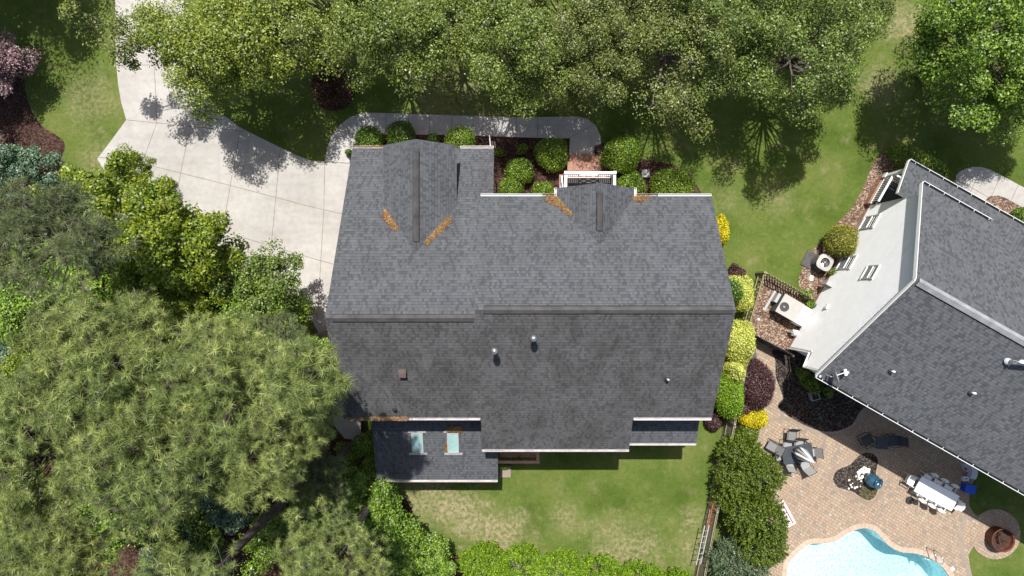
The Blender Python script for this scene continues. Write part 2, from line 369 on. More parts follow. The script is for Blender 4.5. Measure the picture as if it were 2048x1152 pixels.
L['olive'] = leaf('olive_leaves', [(0.072, 0.094, 0.032), (0.128, 0.150, 0.054), (0.21, 0.22, 0.10)])
L['deep'] = leaf('deep_green_leaves', [(0.058, 0.092, 0.026), (0.110, 0.152, 0.044), (0.185, 0.225, 0.078)])
L['bright'] = leaf('bright_green_leaves', [(0.065, 0.125, 0.022), (0.125, 0.205, 0.035), (0.22, 0.29, 0.06)])
L['gum'] = leaf('sweetgum_leaves', [(0.085, 0.14, 0.016), (0.17, 0.225, 0.024), (0.29, 0.31, 0.04)], gain=0.92)
L['blue'] = leaf('blue_green_leaves', [(0.050, 0.095, 0.055), (0.090, 0.155, 0.090), (0.15, 0.22, 0.14)], hue=(1, 1, 1))
L['pine'] = leaf('pine_needles', [(0.105, 0.135, 0.052), (0.20, 0.24, 0.095), (0.34, 0.36, 0.165)], hue=(1.0, 1.05, .80), trans=0.25, nscale=0.35)
L['pine_dull'] = leaf('dull_pine_needles', [(0.085, 0.11, 0.048), (0.135, 0.165, 0.075), (0.20, 0.22, 0.11)], hue=(1, 1, 1), trans=0.25, nscale=0.35)
L['plum'] = leaf('plum_leaves', [(0.085, 0.040, 0.052), (0.19, 0.11, 0.13), (0.36, 0.25, 0.28)], hue=(1, 1, 1), trans=0.2)
L['jmaple'] = leaf('red_maple_leaves', [(0.022, 0.007, 0.009), (0.055, 0.018, 0.020), (0.13, 0.055, 0.05)], trans=0.2)
L['holly'] = leaf('holly_leaves', [(0.050, 0.090, 0.015), (0.105, 0.17, 0.024), (0.23, 0.30, 0.05)], trans=0.2, rough=0.35, spec=0.5, nscale=1.5)
L['hollyd'] = leaf('dark_holly_leaves', [(0.035, 0.070, 0.015), (0.075, 0.135, 0.025), (0.17, 0.25, 0.05)], trans=0.2, rough=0.35, spec=0.5, nscale=1.5)
L['varieg'] = leaf('variegated_leaves', [(0.19, 0.23, 0.045), (0.40, 0.42, 0.10), (0.60, 0.58, 0.22)], gain=1.3, hue=(1, 1.02, .8), trans=0.25, nscale=1.5)
L['yellow'] = leaf('golden_leaves', [(0.42, 0.33, 0.012), (0.68, 0.52, 0.016), (0.85, 0.68, 0.04)], gain=0.95, trans=0.3, nscale=1.5)
L['burg'] = leaf('burgundy_leaves', [(0.030, 0.013, 0.015), (0.062, 0.026, 0.028), (0.12, 0.060, 0.060)], hue=(1, 1, 1), trans=0.15, nscale=1.5)
L['conif'] = leaf('cypress_sprays', [(0.035, 0.062, 0.010), (0.085, 0.120, 0.018), (0.165, 0.205, 0.036)], trans=0.15, nscale=1.2)
L['conifb'] = leaf('blue_cypress_sprays', [(0.045, 0.080, 0.038), (0.090, 0.140, 0.068), (0.15, 0.20, 0.11)], hue=(1, 1, 1), trans=0.15, nscale=1.2)
L['hedge'] = leaf('lime_hedge_sprays', [(0.10, 0.19, 0.016), (0.19, 0.31, 0.026), (0.31, 0.43, 0.05)], gain=0.95, trans=0.25, nscale=1.0)
L['rusty'] = leaf('orange_tinged_leaves', [(0.085, 0.11, 0.024), (0.18, 0.20, 0.04), (0.33, 0.25, 0.07)], trans=0.25, nscale=2.0)
L['straw'] = leaf('fallen_needles', [(0.085, 0.040, 0.026), (0.165, 0.080, 0.050), (0.25, 0.14, 0.095)], gain=1.0, trans=0.05)
def bark(name, c):
    t = NT(name).set(0.95, 0.1); v = t.coord('Object'); n = t.noise(t.mapping(v, scale=(1, 1, 0.3)), 14, 6, 0.7)
    t.col(t.ramp(n, [(0.3, tuple(q * 0.5 for q in c)), (0.7, tuple(q * 1.5 for q in c))])); t.bump(n, 1.0, 0.03); return t.m
M['bark'] = bark('grey_bark', (0.17, 0.145, 0.12)); M['pbark'] = bark('pine_bark', (0.115, 0.095, 0.085)); M['twig'] = bark('bleached_twigs', (0.42, 0.37, 0.31))

# ------------------------------------------------------------------ foliage generators (local coordinates, base at origin)
def nrm(a): return a / np.maximum(np.linalg.norm(a, axis=1, keepdims=True), 1e-6)
def leaf_quads(C, N, size, asp=0.55):
    n = len(C); N = nrm(N); a = nrm(np.cross(N, rng.normal(size=(n, 3)))); b = np.cross(N, a)
    s = size * rng.uniform(0.65, 1.3, (n, 1)); V = np.empty((n, 4, 3))
    V[:, 0] = C - a * s * 0.5; V[:, 1] = C + b * s * 0.5 * asp + a * s * 0.05; V[:, 2] = C + a * s * 0.5 - N * s * 0.12; V[:, 3] = C - b * s * 0.5 * asp + a * s * 0.05
    return V.reshape(-1, 3)
def dirs(n, zmin=-1.0):
    z = rng.uniform(zmin, 1, n); t = rng.uniform(0, 2 * math.pi, n); r = np.sqrt(1 - z * z)
    return np.stack([r * np.cos(t), r * np.sin(t), z], 1)
def limb_tube(mb, a, b, r0, r1, n=5, sag=0.0):
    a = Vector(a); b = Vector(b); pts = []
    for i in range(5):
        t = i / 4; p = a.lerp(b, t) + Vector((random.uniform(-1, 1), random.uniform(-1, 1), 0)) * 0.05 * (b - a).length * math.sin(math.pi * t)
        p.z += sag * math.sin(math.pi * t); pts.append(p)
    mb.tube(pts, [r0 + (r1 - r0) * i / 4 for i in range(5)], n, cap=False)
def broadleaf(name, lm, rx, rz, zc, nclump=70, rc=0.75, per=450, size=0.12, seedless=0.12, tr=0.16, bm='bark', low=-0.5):
    D = dirs(nclump, low); rr = rng.uniform(0.35, 1.0, nclump) ** 0.55
    lobes = dirs(7, -0.4); bump = (np.maximum(0, D @ lobes.T) ** 6).sum(1) * 0.28 - 0.12
    rr = rr * (1 + bump + rng.normal(0, seedless, nclump))
    C = D * rr[:, None] * np.array([rx, rx, rz]); C[:, 2] += zc
    cr = rc * rng.uniform(0.6, 1.3, nclump)
    idx = np.repeat(np.arange(nclump), per); n = len(idx)
    d = dirs(n, -0.75); q = rng.uniform(0.25, 1.0, n) ** 0.6
    pos = C[idx] + d * (cr[idx] * q)[:, None] * np.array([1, 1, 0.72]) * (1 + 0.25 * np.sin(idx * 1.7)[:, None]) + rng.normal(0, 0.05, (n, 3))
    N = d * 0.7 + rng.normal(size=(n, 3)) * 0.55 + np.array([0, 0, 0.9])
    crown = npmesh(name + '_crown', leaf_quads(pos, N, size, 0.62), 4, lm)
    mb = MB(); zf = max(0.8, zc - rz * 0.75)
    mb.tube([(0, 0, -0.1), (0.03, 0.02, zf * 0.5), (0, 0, zf), (0.05, 0, zc)], [tr * 1.25, tr, tr * 0.8, tr * 0.4], 8)
    order = np.argsort(-rr)
    for i in order[:int(nclump * 0.55)]:
        z0 = min(zc, zf + random.uniform(0, 0.5) * rz); limb_tube(mb, (0, 0, z0), C[i] - np.array([0, 0, 0.1]), tr * 0.35, 0.015, 4, -0.1)
        for _ in range(3):
            e = C[i] + dirs(1, -0.3)[0] * cr[i] * 0.95; limb_tube(mb, C[i] - np.array([0, 0, 0.1]), e, 0.014, 0.006, 3)
    mats = [M[bm]]; o = mb.build(name + '_trunk_src', mats); tm = o.data; bpy.data.objects.remove(o)
    return crown, tm
def needle_templates(nn=40, Ln=0.30, wd=0.019, k=10):
    T = []
    for _ in range(k):
        t_ = np.arange(nn) * 2.39996 + rng.uniform(0, .5, nn); z_ = rng.uniform(-0.05, 0.75, nn); d = nrm(np.stack([np.cos(t_) * np.sqrt(1 - z_ ** 2), np.sin(t_) * np.sqrt(1 - z_ ** 2), z_], 1)); L_ = Ln * rng.uniform(0.7, 1.1, (nn, 1))
        side = nrm(np.cross(d, rng.normal(size=(nn, 3)))) * wd / 2
        V = np.empty((nn, 3, 3)); o = rng.normal(0, 0.02, (nn, 3)); V[:, 0] = o - side; V[:, 1] = o + side; V[:, 2] = o + d * L_ + np.array([0, 0, -0.03])
        T.append(V.reshape(-1, 3))
    return T
TUFT = needle_templates()
def pine(name, lm, rx, rz, zc, nclump=110, rc=0.75, per=22, tr=0.22, lean=(0, 0), gap=0.0):
    D = dirs(nclump, -0.35); rr = rng.uniform(0.2, 1.0, nclump) ** 0.55
    lobes = dirs(6, -0.2); rr = rr * (0.86 + (np.maximum(0, D @ lobes.T) ** 5).sum(1) * 0.25 + rng.normal(0, 0.08, nclump))
    C = D * rr[:, None] * np.array([rx, rx, rz]); C[:, 2] += zc; C[:, 0] += lean[0]; C[:, 1] += lean[1]
    idx = np.repeat(np.arange(nclump), per); n = len(idx)
    d = dirs(n, -0.35); cr = rc * rng.uniform(0.6, 1.25, nclump)
    pos = C[idx] + d * (cr[idx] * rng.uniform(0.35, 1, n) ** 0.5)[:, None] * np.array([1, 1, 0.55])
    parts = []; tones = []; tn = rng.uniform(0, 1, n); ax = nrm(d * 0.6 + np.array([0, 0, 0.75]) + rng.normal(0, 0.2, (n, 3)))
    t = nrm(np.cross(ax, rng.normal(size=(n, 3)))); b = np.cross(ax, t); B = np.stack([t, b, ax], 1)  # rows are axes
    s = rng.uniform(0.55, 1.2, n); which = rng.integers(0, len(TUFT), n)
    for k, T in enumerate(TUFT):
        m = which == k
        parts.append((np.einsum('vi,nij->nvj', T, B[m]) * s[m][:, None, None] + pos[m][:, None, :]).reshape(-1, 3)); tones.append(np.repeat(tn[m], len(T) // 3))
    crown = npmesh(name + '_crown', np.concatenate(parts), 3, lm, np.concatenate(tones))
    mb = MB(); top = zc + rz * 0.6
    mb.tube([(0, 0, -0.1), (lean[0] * .3, lean[1] * .3, top * 0.4), (lean[0] * .8, lean[1] * .8, top * 0.75), (lean[0], lean[1], top)], [tr * 1.2, tr, tr * 0.7, 0.05], 10)
    for i in range(nclump):
        f = random.uniform(0.55, 0.95); z0 = min(C[i][2] - 0.2, top * f); z0 = max(z0, zc - rz)
        limb_tube(mb, (lean[0] * z0 / top, lean[1] * z0 / top, z0), C[i], 0.055, 0.02, 4, -0.15)
    for j in range(0, n, 2): mb.tube([C[idx[j]], pos[j]], [0.012, 0.006], 3, cap=False)
    o = mb.build(name + '_trunk_src', [M['pbark']]); tm = o.data; bpy.data.objects.remove(o)
    return crown, tm
def shrub(name, lm, rx, ry, rz, dens=1500, size=0.055, rag=0.10, lump=0.08, full=0.50):
    A = 2 * math.pi * ((rx * ry) ** 0.8 + (rx * rz) ** 0.8 + (ry * rz) ** 0.8) ** (1.25) / 3
    n = int(A * dens * 1.25); d = dirs(n, -0.55); lobes = dirs(12, -0.1)
    f = 1 - lump + (np.maximum(0, d @ lobes.T) ** 14).sum(1) * lump * 1.4
    k = np.where(rng.uniform(size=n) < full, rng.uniform(0.94, 1.0, n), rng.uniform(0.70, 0.95, n)) * f + rng.normal(0, rag, n) * 0.5
    pos = d * k[:, None] * np.array([rx, ry, rz]); pos[:, 2] += rz * 0.8
    pos[:, 2] = np.maximum(pos[:, 2], 0.03)
    N = d * 1.1 + rng.normal(size=(n, 3)) * 0.7 + np.array([0, 0, 0.2])
    crown = npmesh(name + '_foliage', leaf_quads(pos, N, size, 0.6), 4, lm)
    mb = MB()
    for i in range(9):
        a = i * 0.7; limb_tube(mb, (0.04 * math.cos(a), 0.04 * math.sin(a), -0.05), (rx * 0.6 * math.cos(a * 2.1), ry * 0.6 * math.sin(a * 2.1), rz * random.uniform(0.6, 1.2)), 0.02, 0.008, 4)
    o = mb.build(name + '_stem_src', [M['bark']]); tm = o.data; bpy.data.objects.remove(o)
    return crown, tm
def conifer(name, lm, rx, ry, rz, n=420, per=60, size=0.075):
    """upright-spray evergreen (cypress/juniper): feathery sprays pointing out and up"""
    d = dirs(n, -0.45); lob = dirs(9, -0.1); k = rng.uniform(0.62, 1.0, n) ** 0.5 * (0.9 + (np.maximum(0, d @ lob.T) ** 10).sum(1) * 0.14)
    C = d * k[:, None] * np.array([rx, ry, rz]); C[:, 2] += rz * 0.95
    ax = nrm(d * 0.9 + np.array([0, 0, 0.35]) + rng.normal(0, 0.3, (n, 3)))
    idx = np.repeat(np.arange(n), per); m = len(idx); t = rng.uniform(0, 1, m)
    L_ = 0.50
    pos = C[idx] + ax[idx] * (t * L_ - L_ * 0.5)[:, None] + rng.normal(size=(m, 3)) * (0.09 * (1.08 - t))[:, None]
    N = rng.normal(size=(m, 3)) + d[idx] * 0.8
    V = leaf_quads(pos, N, size, 0.5)
    crown = npmesh(name + '_foliage', V, 4, lm)
    mb = MB(); mb.tube([(0, 0, -0.1), (0, 0, rz * 1.3)], [0.10, 0.04], 8)
    for i in range(0, n, 6): limb_tube(mb, (0, 0, max(0.2, C[i][2] - 0.3)), C[i], 0.02, 0.008, 3)
    o = mb.build(name + '_stem_src', [M['bark']]); tm = o.data; bpy.data.objects.remove(o)
    return crown, tm
def plant(name, meshes, x, y, rz, s, label, cat, group=None, parts=('crown', 'trunk'), sz=None):
    t = empty(name, (x, y, 0), rz, label, cat, group)
    t.scale = (s, s, sz or s)
    link(parts[0], meshes[0], t); link(parts[1], meshes[1], t)
    return t

# ------------------------------------------------------------------ world-coordinate things
WORLD = {}
def wthing(name, loc, label=None, cat=None, group=None):
    o = empty(name, loc, 0, label, cat, group); WORLD[o.name] = Matrix.Translation(loc).inverted(); return o
def wb(mb, name, mats, parent=None, smooth=False):
    o = mb.build(name, mats, parent, smooth)
    if parent is not None and parent.name in WORLD: o.matrix_parent_inverse = WORLD[parent.name]
    return o
def px(pts, z=0.0): return [P(u, v, z) for u, v in pts]
def structure(mb, name, mats): return tag(mb.build(name, mats), kind='structure')

# ---- pool outline (water edge)
POOL = catmull(px([(1573, 1152), (1577.6, 1126.5), (1595, 1105.5), (1620, 1088), (1648, 1086.5), (1672.5, 1081), (1693.6, 1067.7), (1711, 1059), (1728.7, 1056), (1746, 1060.6), (1762, 1075.6),
        (1779.7, 1093), (1802.5, 1103.7), (1829, 1106.3), (1855, 1114), (1876, 1126.5), (1890.4, 1142), (1903, 1165), (1905, 1195), (1890, 1240), (1830, 1290), (1740, 1310), (1650, 1290), (1590, 1240), (1570, 1190)]), 5)
def offset(poly, d):
    n = len(poly); out = []
    for i in range(n):
        t = (poly[(i + 1) % n] - poly[i - 1]).normalized(); out.append(poly[i] + Vector((t.y, -t.x, 0)) * d)
    return out
def area(p): return sum(p[i].x * p[(i + 1) % len(p)].y - p[(i + 1) % len(p)].x * p[i].y for i in range(len(p)))
if area(POOL) < 0: POOL = POOL[::-1]
COP = offset(POOL, 0.27)
def holed(outer, hole, z):                  # outer ring with a hole, joined by a slit; both lists of vectors
    o = [Vector((p[0], p[1], z)) for p in outer]; h = [Vector((p[0], p[1], z)) for p in hole]
    if area(o) < 0: o = o[::-1]
    if area(h) > 0: h = h[::-1]
    bi, bj = min(((i, j) for i in range(len(o)) for j in range(len(h))), key=lambda q: (o[q[0]] - h[q[1]]).length)
    return o[:bi + 1] + h[bj:] + h[:bj + 1] + o[bi:]
def tess(mb, poly, mi=0):
    from mathutils.geometry import tessellate_polygon
    tr = tessellate_polygon([poly]); mb.add(poly, [list(t) for t in tr], mi)

g = MB(); tess(g, holed([(-400, -400), (400, -400), (400, 400), (-400, 400)], offset(POOL, 0.1), 0.0)); o = structure(g, 'lawn', M['grass'])

def flat(name, pts, z, mat, smooth_n=0, th=0.0, hole=None):
    q = px(pts) if not smooth_n else catmull(px(pts), smooth_n)
    q = [Vector((p.x, p.y, z)) for p in q]; m = MB()
    if hole is not None: tess(m, holed(q, hole, z))
    else:
        tess(m, q)
    if th:
        n = len(q); m.add([Vector((p.x, p.y, z - th)) for p in q] + q, [[i, (i + 1) % n, n + (i + 1) % n, n + i] for i in range(n)])
    return structure(m, name, mat)
flat('pine_straw_ground', [(-500, 560), (60, 500), (250, 470), (400, 540), (560, 640), (640, 700), (735, 860), (755, 960), (812, 1000), (840, 1050), (900, 1105), (1000, 1140), (1200, 1165), (1420, 1180), (1420, 1500), (-500, 1500)], 0.008, M['straw'], 5)
flat('front_mulch_bed', [(700, 300), (704, 285), (716, 268), (1140, 274), (1215, 288), (1245, 318), (1290, 318), (1350, 330), (1385, 350), (1402, 385), (1404, 440), (700, 440)], 0.010, M['mulch'])
flat('corner_mulch_bed', [(-120, 60), (10, 75), (40, 120), (55, 200), (80, 248), (128, 284), (120, 330), (110, 420), (-120, 420)], 0.010, M['mulch'], 5)
c = P(668, 178); m_ = MB(); m_.face([(c.x + 1.15 * math.cos(a) * (1 + .06 * math.sin(3 * a)), c.y + 1.15 * math.sin(a), 0.011) for a in [k * 0.196 for k in range(32)]]); structure(m_, 'tree_mulch_ring', M['mulch'])
flat('side_bark_bed', [(1830, 300), (1780, 305), (1752, 318), (1738, 345), (1722, 385), (1700, 420), (1670, 450), (1643, 480), (1622, 505), (1605, 535), (1597, 565), (1603, 600), (1560, 690), (1660, 690), (1760, 500), (1900, 380)], 0.009, M['chips'], 4)
flat('walk_bark_bed', [(1975, 394), (1995, 391), (2010, 396), (2060, 424), (2090, 442), (2060, 470), (1990, 430), (1968, 405)], 0.012, M['chips'], 3)
flat('enclosure_bark_bed', [(1524, 548), (1600, 585), (1640, 605), (1600, 720), (1560, 708), (1488, 672)], 0.014, M['chips'])
ppts = [(1484, 660), (1530, 690), (1600, 735), (1660, 735), (1800, 800), (1960, 890), (1962, 930), (1948, 955), (1938, 985), (1937, 1010), (1948, 1028), (1962, 1034), (1958, 1085), (1944, 1095), (1936, 1110), (1940, 1140), (1950, 1200), (1955, 1400), (1480, 1400), (1500, 1180), (1470, 1060), (1450, 960), (1462, 860), (1478, 760)]
flat('paver_patio', ppts, 0.034, M['pavers'], 0, 0.034, hole=offset(POOL, 0.13))
c = P(1990, 1068); m_ = MB(); m_.prism([(c.x + 1.32 * math.cos(k * .15), c.y + 1.32 * math.sin(k * .15)) for k in range(42)], 0, 0.040); structure(m_, 'fire_pit_paving', M['pavers'])
def edge_band(name, pts, wd, z, mat):
    q = catmull(px(pts), 6, False); m = MB()
    for i in range(len(q) - 1):
        t = (q[i + 1] - q[i]).normalized(); nn = Vector((-t.y, t.x, 0)) * wd / 2; t2 = (q[min(i + 2, len(q) - 1)] - q[i]).normalized(); n2 = Vector((-t2.y, t2.x, 0)) * wd / 2
        m.face([Vector((*(p.xy), z)) for p in (q[i] - nn, q[i + 1] - n2, q[i + 1] + n2, q[i] + nn)][::1])
    return structure(m, name, mat)
flat('planting_island', [(1545, 700), (1550, 720), (1551, 752), (1560, 778), (1566, 800), (1556, 815), (1583, 836), (1625, 857), (1665, 863), (1703, 849), (1727, 815), (1790, 800), (1700, 745), (1600, 705)], 0.042, M['black_mulch'], 4)
flat('fountain_island', [(1666, 953), (1675, 939), (1699, 929), (1714, 914), (1730, 905), (1745.6, 907.5), (1755, 920), (1752, 939), (1751, 957.5), (1755, 976), (1749, 993), (1735, 1000), (1720, 993), (1703, 982), (1677, 975), (1667.5, 964)], 0.046, M['black_mulch'], 4)
flat('mossy_island_end', [(1722, 975), (1735, 969), (1750, 972), (1753, 984), (1744, 997), (1730, 998), (1718, 990)], 0.050, M['moss_mulch'], 4)
edge_band('island_paving_edge', [(1500, 873), (1515, 850), (1535, 841), (1560, 838), (1583, 838), (1625, 861), (1665, 870), (1710, 855), (1736, 818)], 0.2, 0.040, M['edging'])
edge_band('fountain_paving_edge', [(1711, 908), (1730, 900), (1748, 902), (1760, 919), (1758, 940), (1757, 957), (1761, 977), (1753, 999), (1735, 1006), (1716, 999), (1700, 988), (1675, 981), (1661, 966), (1660, 950), (1672, 933), (1695, 923), (1711, 908)], 0.16, 0.0385, M['border'])
edge_band('patio_edge_band', [(1932, 1030), (1922, 1060), (1920, 1085), (1926, 1110), (1936, 1140), (1946, 1180)], 0.24, 0.044, M['edging'])
# driveway, walkways and their joints
flat('driveway', [(231, -60), (231, 60), (233, 130), (237, 170), (243, 205), (253, 240), (224, 280), (195, 318), (212, 345), (250, 395), (300, 450), (360, 500), (405, 535), (440, 562), (500, 602), (570, 640), (624, 640), (645, 680), (668, 850), (690, 877), (722, 880), (722, 836), (760, 700), (760, 330), (697, 326),
                  (650, 322.5), (636, 323), (618, 320), (590, 309), (540, 285), (480, 255), (440, 225), (410, 185), (395, 150), (380, 100), (370, 40), (365, -60)], 0.030, M['drive'], 0, 0.03)
flat('walkway', [(650, 322), (653, 305), (657, 288), (666, 268), (680, 250), (700, 235), (725, 226), (760, 226), (900, 231), (1050, 235), (1155, 233), (1175, 238), (1192, 252), (1201, 272), (1204, 308), (1138, 308), (1140, 277), (1110, 277), (900, 270), (770, 269), (735, 270), (716, 278), (707, 290), (702, 310), (699, 326)], 0.034, M['walk'], 0, 0.034)
flat('side_walkway', [(1911, 352), (1918, 344), (1930, 338), (1945, 334), (1960, 334), (1978, 339), (2000, 350), (2090, 398), (2200, 460), (2180, 500), (2060, 424), (2010, 396), (1995, 391), (1978, 393), (1970, 400), (1940, 430), (1912, 400)], 0.034, M['drive'], 0, 0.034)
jm = MB()
def joint(pts, z=0.034, wd=0.024):
    q = px(pts)
    for a, b in zip(q[:-1], q[1:]):
        n = (b - a).normalized(); n = Vector((-n.y, n.x, 0)) * wd / 2; jm.face([Vector((*(p.xy), z)) for p in (a - n, b - n, b + n, a + n)])
for J in ([(232, 130), (396, 131)], [(307, 0), (307, 115), (311, 167), (314, 246)], [(253, 240), (314, 246), (382, 253), (481, 262), (490, 264)], [(398, 174), (381, 253), (362, 345), (338, 480)],
          [(314, 246), (285, 327), (255, 405)], [(197, 314), (285, 327), (361, 346), (461, 371), (552, 395), (620, 413), (646, 419), (690, 429)], [(481, 262), (461, 371), (445, 463), (432, 556)], [(561, 298), (552, 395), (543, 490), (533, 620)],
          [(650, 324), (648, 420), (642, 520), (636, 628), (624, 634)], [(330, 428), (445, 463), (543, 492), (640, 521), (672, 530)], [(695, 838), (722, 842)]): joint(J)
for J in ([(650, 324), (700, 327)], [(730, 227), (732, 269)], [(772.6, 227), (772, 268)], [(817.7, 229), (817, 268)], [(860, 230), (859, 269)], [(904, 232), (903, 269)], [(946.5, 233), (946, 270)], [(989.6, 234), (989, 272)], [(1033, 235), (1032, 274)],
          [(1075.7, 235), (1075, 275)], [(1187, 250), (1136, 277)], [(684, 246), (707, 271)], [(660, 281), (701, 296)]): joint(J, 0.038)
for J in ([(1962, 334), (1940, 385)], [(2001, 351), (1982, 392)], [(2036, 369), (2022, 400)], [(1911, 358), (1975, 394)]): joint(J, 0.038)
structure(jm, 'pavement_joints', M['joint'])

# ---- pool
pool = wthing('swimming_pool', P(1730, 1160), 'free-form swimming pool with pale stone coping and clear blue water', 'pool')
m = MB(); N_ = len(POOL)
for i in range(N_):
    j = (i + 1) % N_
    a, b, c_, d_ = POOL[i], POOL[j], COP[j], COP[i]
    def zz(p, z): return Vector((p.x, p.y, z))
    m.add([zz(a, .055), zz(b, .055), zz(c_, .055), zz(d_, .055), zz(a, -.05), zz(b, -.05), zz(c_, .0), zz(d_, .0)], [[0, 3, 2, 1], [0, 1, 5, 4], [3, 7, 6, 2]])
wb(m, 'coping', M['coping'], pool)
m = MB()
for i in range(0, N_, 2):
    a, c_ = POOL[i], COP[i]; t = (POOL[(i + 1) % N_] - a).normalized() * 0.008
    m.face([Vector((*(p.xy), .059)) for p in (a - t, a + t, c_ + t, c_ - t)])
tag(wb(m, 'coping_joints', M['edging'], pool), kind='stuff')
m = MB()
def depth(p): return -(1.0 + 0.16 * max(0.0, min(6, p.x - P(1620, 1100).x)))
ctr = sum(POOL, Vector()) / N_
rings = [POOL] + [[p.lerp(ctr, f) for p in POOL] for f in (0.05, 0.35, 0.7)]
zs = lambda p, k: (-.05 if k == 0 else depth(p) + (0.35 if k == 1 else 0.0))
vs = []; fs = []
vs += [Vector((p.x, p.y, -.05)) for p in POOL] + [Vector((p.x, p.y, depth(p) + 0.25)) for p in POOL]
for f in (0.05, 0.4, 0.75): vs += [Vector((q.x, q.y, depth(q))) for q in (p.lerp(ctr, f) for p in POOL)]
for k in range(4): fs += [[k * N_ + i, k * N_ + (i + 1) % N_, (k + 1) * N_ + (i + 1) % N_, (k + 1) * N_ + i] for i in range(N_)]
fs.append([4 * N_ + i for i in range(N_)])
m.add(vs, fs); wb(m, 'basin', M['tile'], pool)
t = NT('pool_water'); t.t.nodes.remove(t.b); v = t.coord('World')
wob = t.noise(v, 2.2, 3); vm = t.n('VectorMath', operation='ADD'); t.l(v, vm.inputs[0])
sc_ = t.n('VectorMath', operation='SCALE'); t.l(wob, sc_.inputs[0]); sc_.inputs['Scale'].default_value = 0.35; t.l(sc_.outputs[0], vm.inputs[1])
vo = t.n('TexVoronoi', feature='DISTANCE_TO_EDGE'); vo.inputs['Scale'].default_value = 5.0; t.l(vm.outputs[0], vo.inputs['Vector'])
caustic_net = t.ramp(vo.outputs['Distance'], [(0.0, (1.0, 1.0, 1.0)), (0.08, (0.95, 0.985, 0.99)), (0.25, (0.76, 0.88, 0.90)), (0.6, (0.69, 0.83, 0.86))])  # caustic light ripples painted into the surface tint
tr = t.n('BsdfTransparent'); t.l(caustic_net, tr.inputs['Color'])
gl = t.n('BsdfGlossy'); gl.inputs['Roughness'].default_value = 0.05
bp = t.n('Bump'); bp.inputs['Strength'].default_value = 0.5; bp.inputs['Distance'].default_value = 0.05; t.l(t.noise(v, 7, 3), bp.inputs['Height']); t.l(bp.outputs[0], gl.inputs['Normal'])
fr = t.n('Fresnel'); fr.inputs['IOR'].default_value = 1.33; t.l(bp.outputs[0], fr.inputs['Normal'])
mx = t.n('MixShader'); t.l(fr.outputs[0], mx.inputs[0]); t.l(tr.outputs[0], mx.inputs[1]); t.l(gl.outputs[0], mx.inputs[2]); t.l(mx.outputs[0], t.out.inputs['Surface'])
va = t.n('VolumeAbsorption'); va.inputs['Color'].default_value = (0.12, 0.78, 0.84, 1); va.inputs['Density'].default_value = 0.14; t.l(va.outputs[0], t.out.inputs['Volume'])
m = MB(); q = offset(POOL, 0.02); m.prism([(p.x, p.y) for p in q], -2.4, -0.09); wo = tag(m.build('water', t.m), kind='structure')
# pool ladder
lad = wthing('pool_ladder', P(1862, 1110), 'pair of curved metal grab rails at the pool edge', 'pool ladder')
for (u, v) in ((1858, 1106), (1872, 1112)):
    a = P(u - 6, v - 13); d = Vector((0.15, -0.98, 0)).normalized(); b = Vector((a.x, a.y, 0.05)); m = MB()
    m.tube([b, b + Vector((0, 0, .45)), b + d * .12 + Vector((.03, 0, .66)), b + d * .35 + Vector((.05, 0, .70)), b + d * .55 + Vector((0.02, 0, .55)), b + d * .62 + Vector((-.05, 0, .0)), b + d * .62 + Vector((-.05, 0, -.7))], 0.024, 8)
    wb(m, 'grab_rail', M['steel'], lad, True)
m = MB(); a = P(1855, 1119); 
for z in (-.25, -.55): m = MB(); m.bar((a.x - .05, a.y - 0.02, z), (a.x + .42, a.y - .12, z), 0.10, 0.03); wb(m, 'tread', M['white'], lad)

# ------------------------------------------------------------------ the grey roofed house
house = wthing('house', (0, 0, 0), 'large two-storey house under a dark grey shingle roof, filling the middle of the view', 'house')
def pz(pts, Z): return [Vector((x, y, Z(x, y))) for x, y in pts]
TH = 0.14
# planes
zF = lambda x, y: 9.2 - 0.6642 * (y + 0.864)          # front, right section
zB = lambda x, y: 9.2 + 0.6670 * (y + 0.864)          # rear
zL = lambda x, y: 8.98 - 0.608 * (y + 1.16)           # front, garage section
m = MB()
m.slab(pz([(-1.475, -0.864), (8.79, -0.864), (8.79, 4.03), (-1.475, 4.03)], zF), TH, 0, 1)
wb(m, 'front_roof', [M['roof'], M['white']], house)
m = MB()
m.slab(pz([(-1.475, -0.866), (8.79, -0.866), (8.79, -5.70), (5.33, -5.70), (5.33, -7.34), (-1.37, -7.34), (-1.37, -5.70), (-7.40, -5.70), (-7.40, -1.194), (-1.475, -1.194)], zB), TH, 0, 1)
wb(m, 'rear_roof', [M['roof_rear'], M['white']], house)
m = MB()
m.slab(pz([(-7.40, -1.192), (-1.477, -1.192), (-1.477, 4.035), (-0.835, 4.035), (-0.835, 6.47), (-7.40, 6.47)], lambda x, y: zL(x, y)), TH, 0, 1)
m.slab(pz([(-1.477, 3.2), (-0.836, 3.2), (-0.836, 4.033), (-1.477, 4.033)], lambda x, y: zL(x, y)), TH, 0, 1)
wb(m, 'garage_roof', [M['roof'], M['white']], house)
def cross(xl, xc, xr, ye, ze, yf, zr, ybr, ybe, name):
    m = MB()
    for xe in (xl, xr):
        m.slab([Vector((xc, yf, zr)), Vector((xc, ybr, zr)), Vector((xe, ybe, ze)), Vector((xe, yf, ze))], 0.13, 0, 1)
    o = wb(m, name, [M['roof'], M['white']], house); return o
cg1 = cross(-5.65, -4.03, -2.43, 0, 6.10, 6.25, 7.37, 1.2, 3.3, 'cross_gable_roof')
cg2 = cross(1.97, 3.68, 5.37, 0, 5.97, 4.40, 7.43, 1.45, 3.75, 'cross_gable_roof')
m = MB()                                             # walls
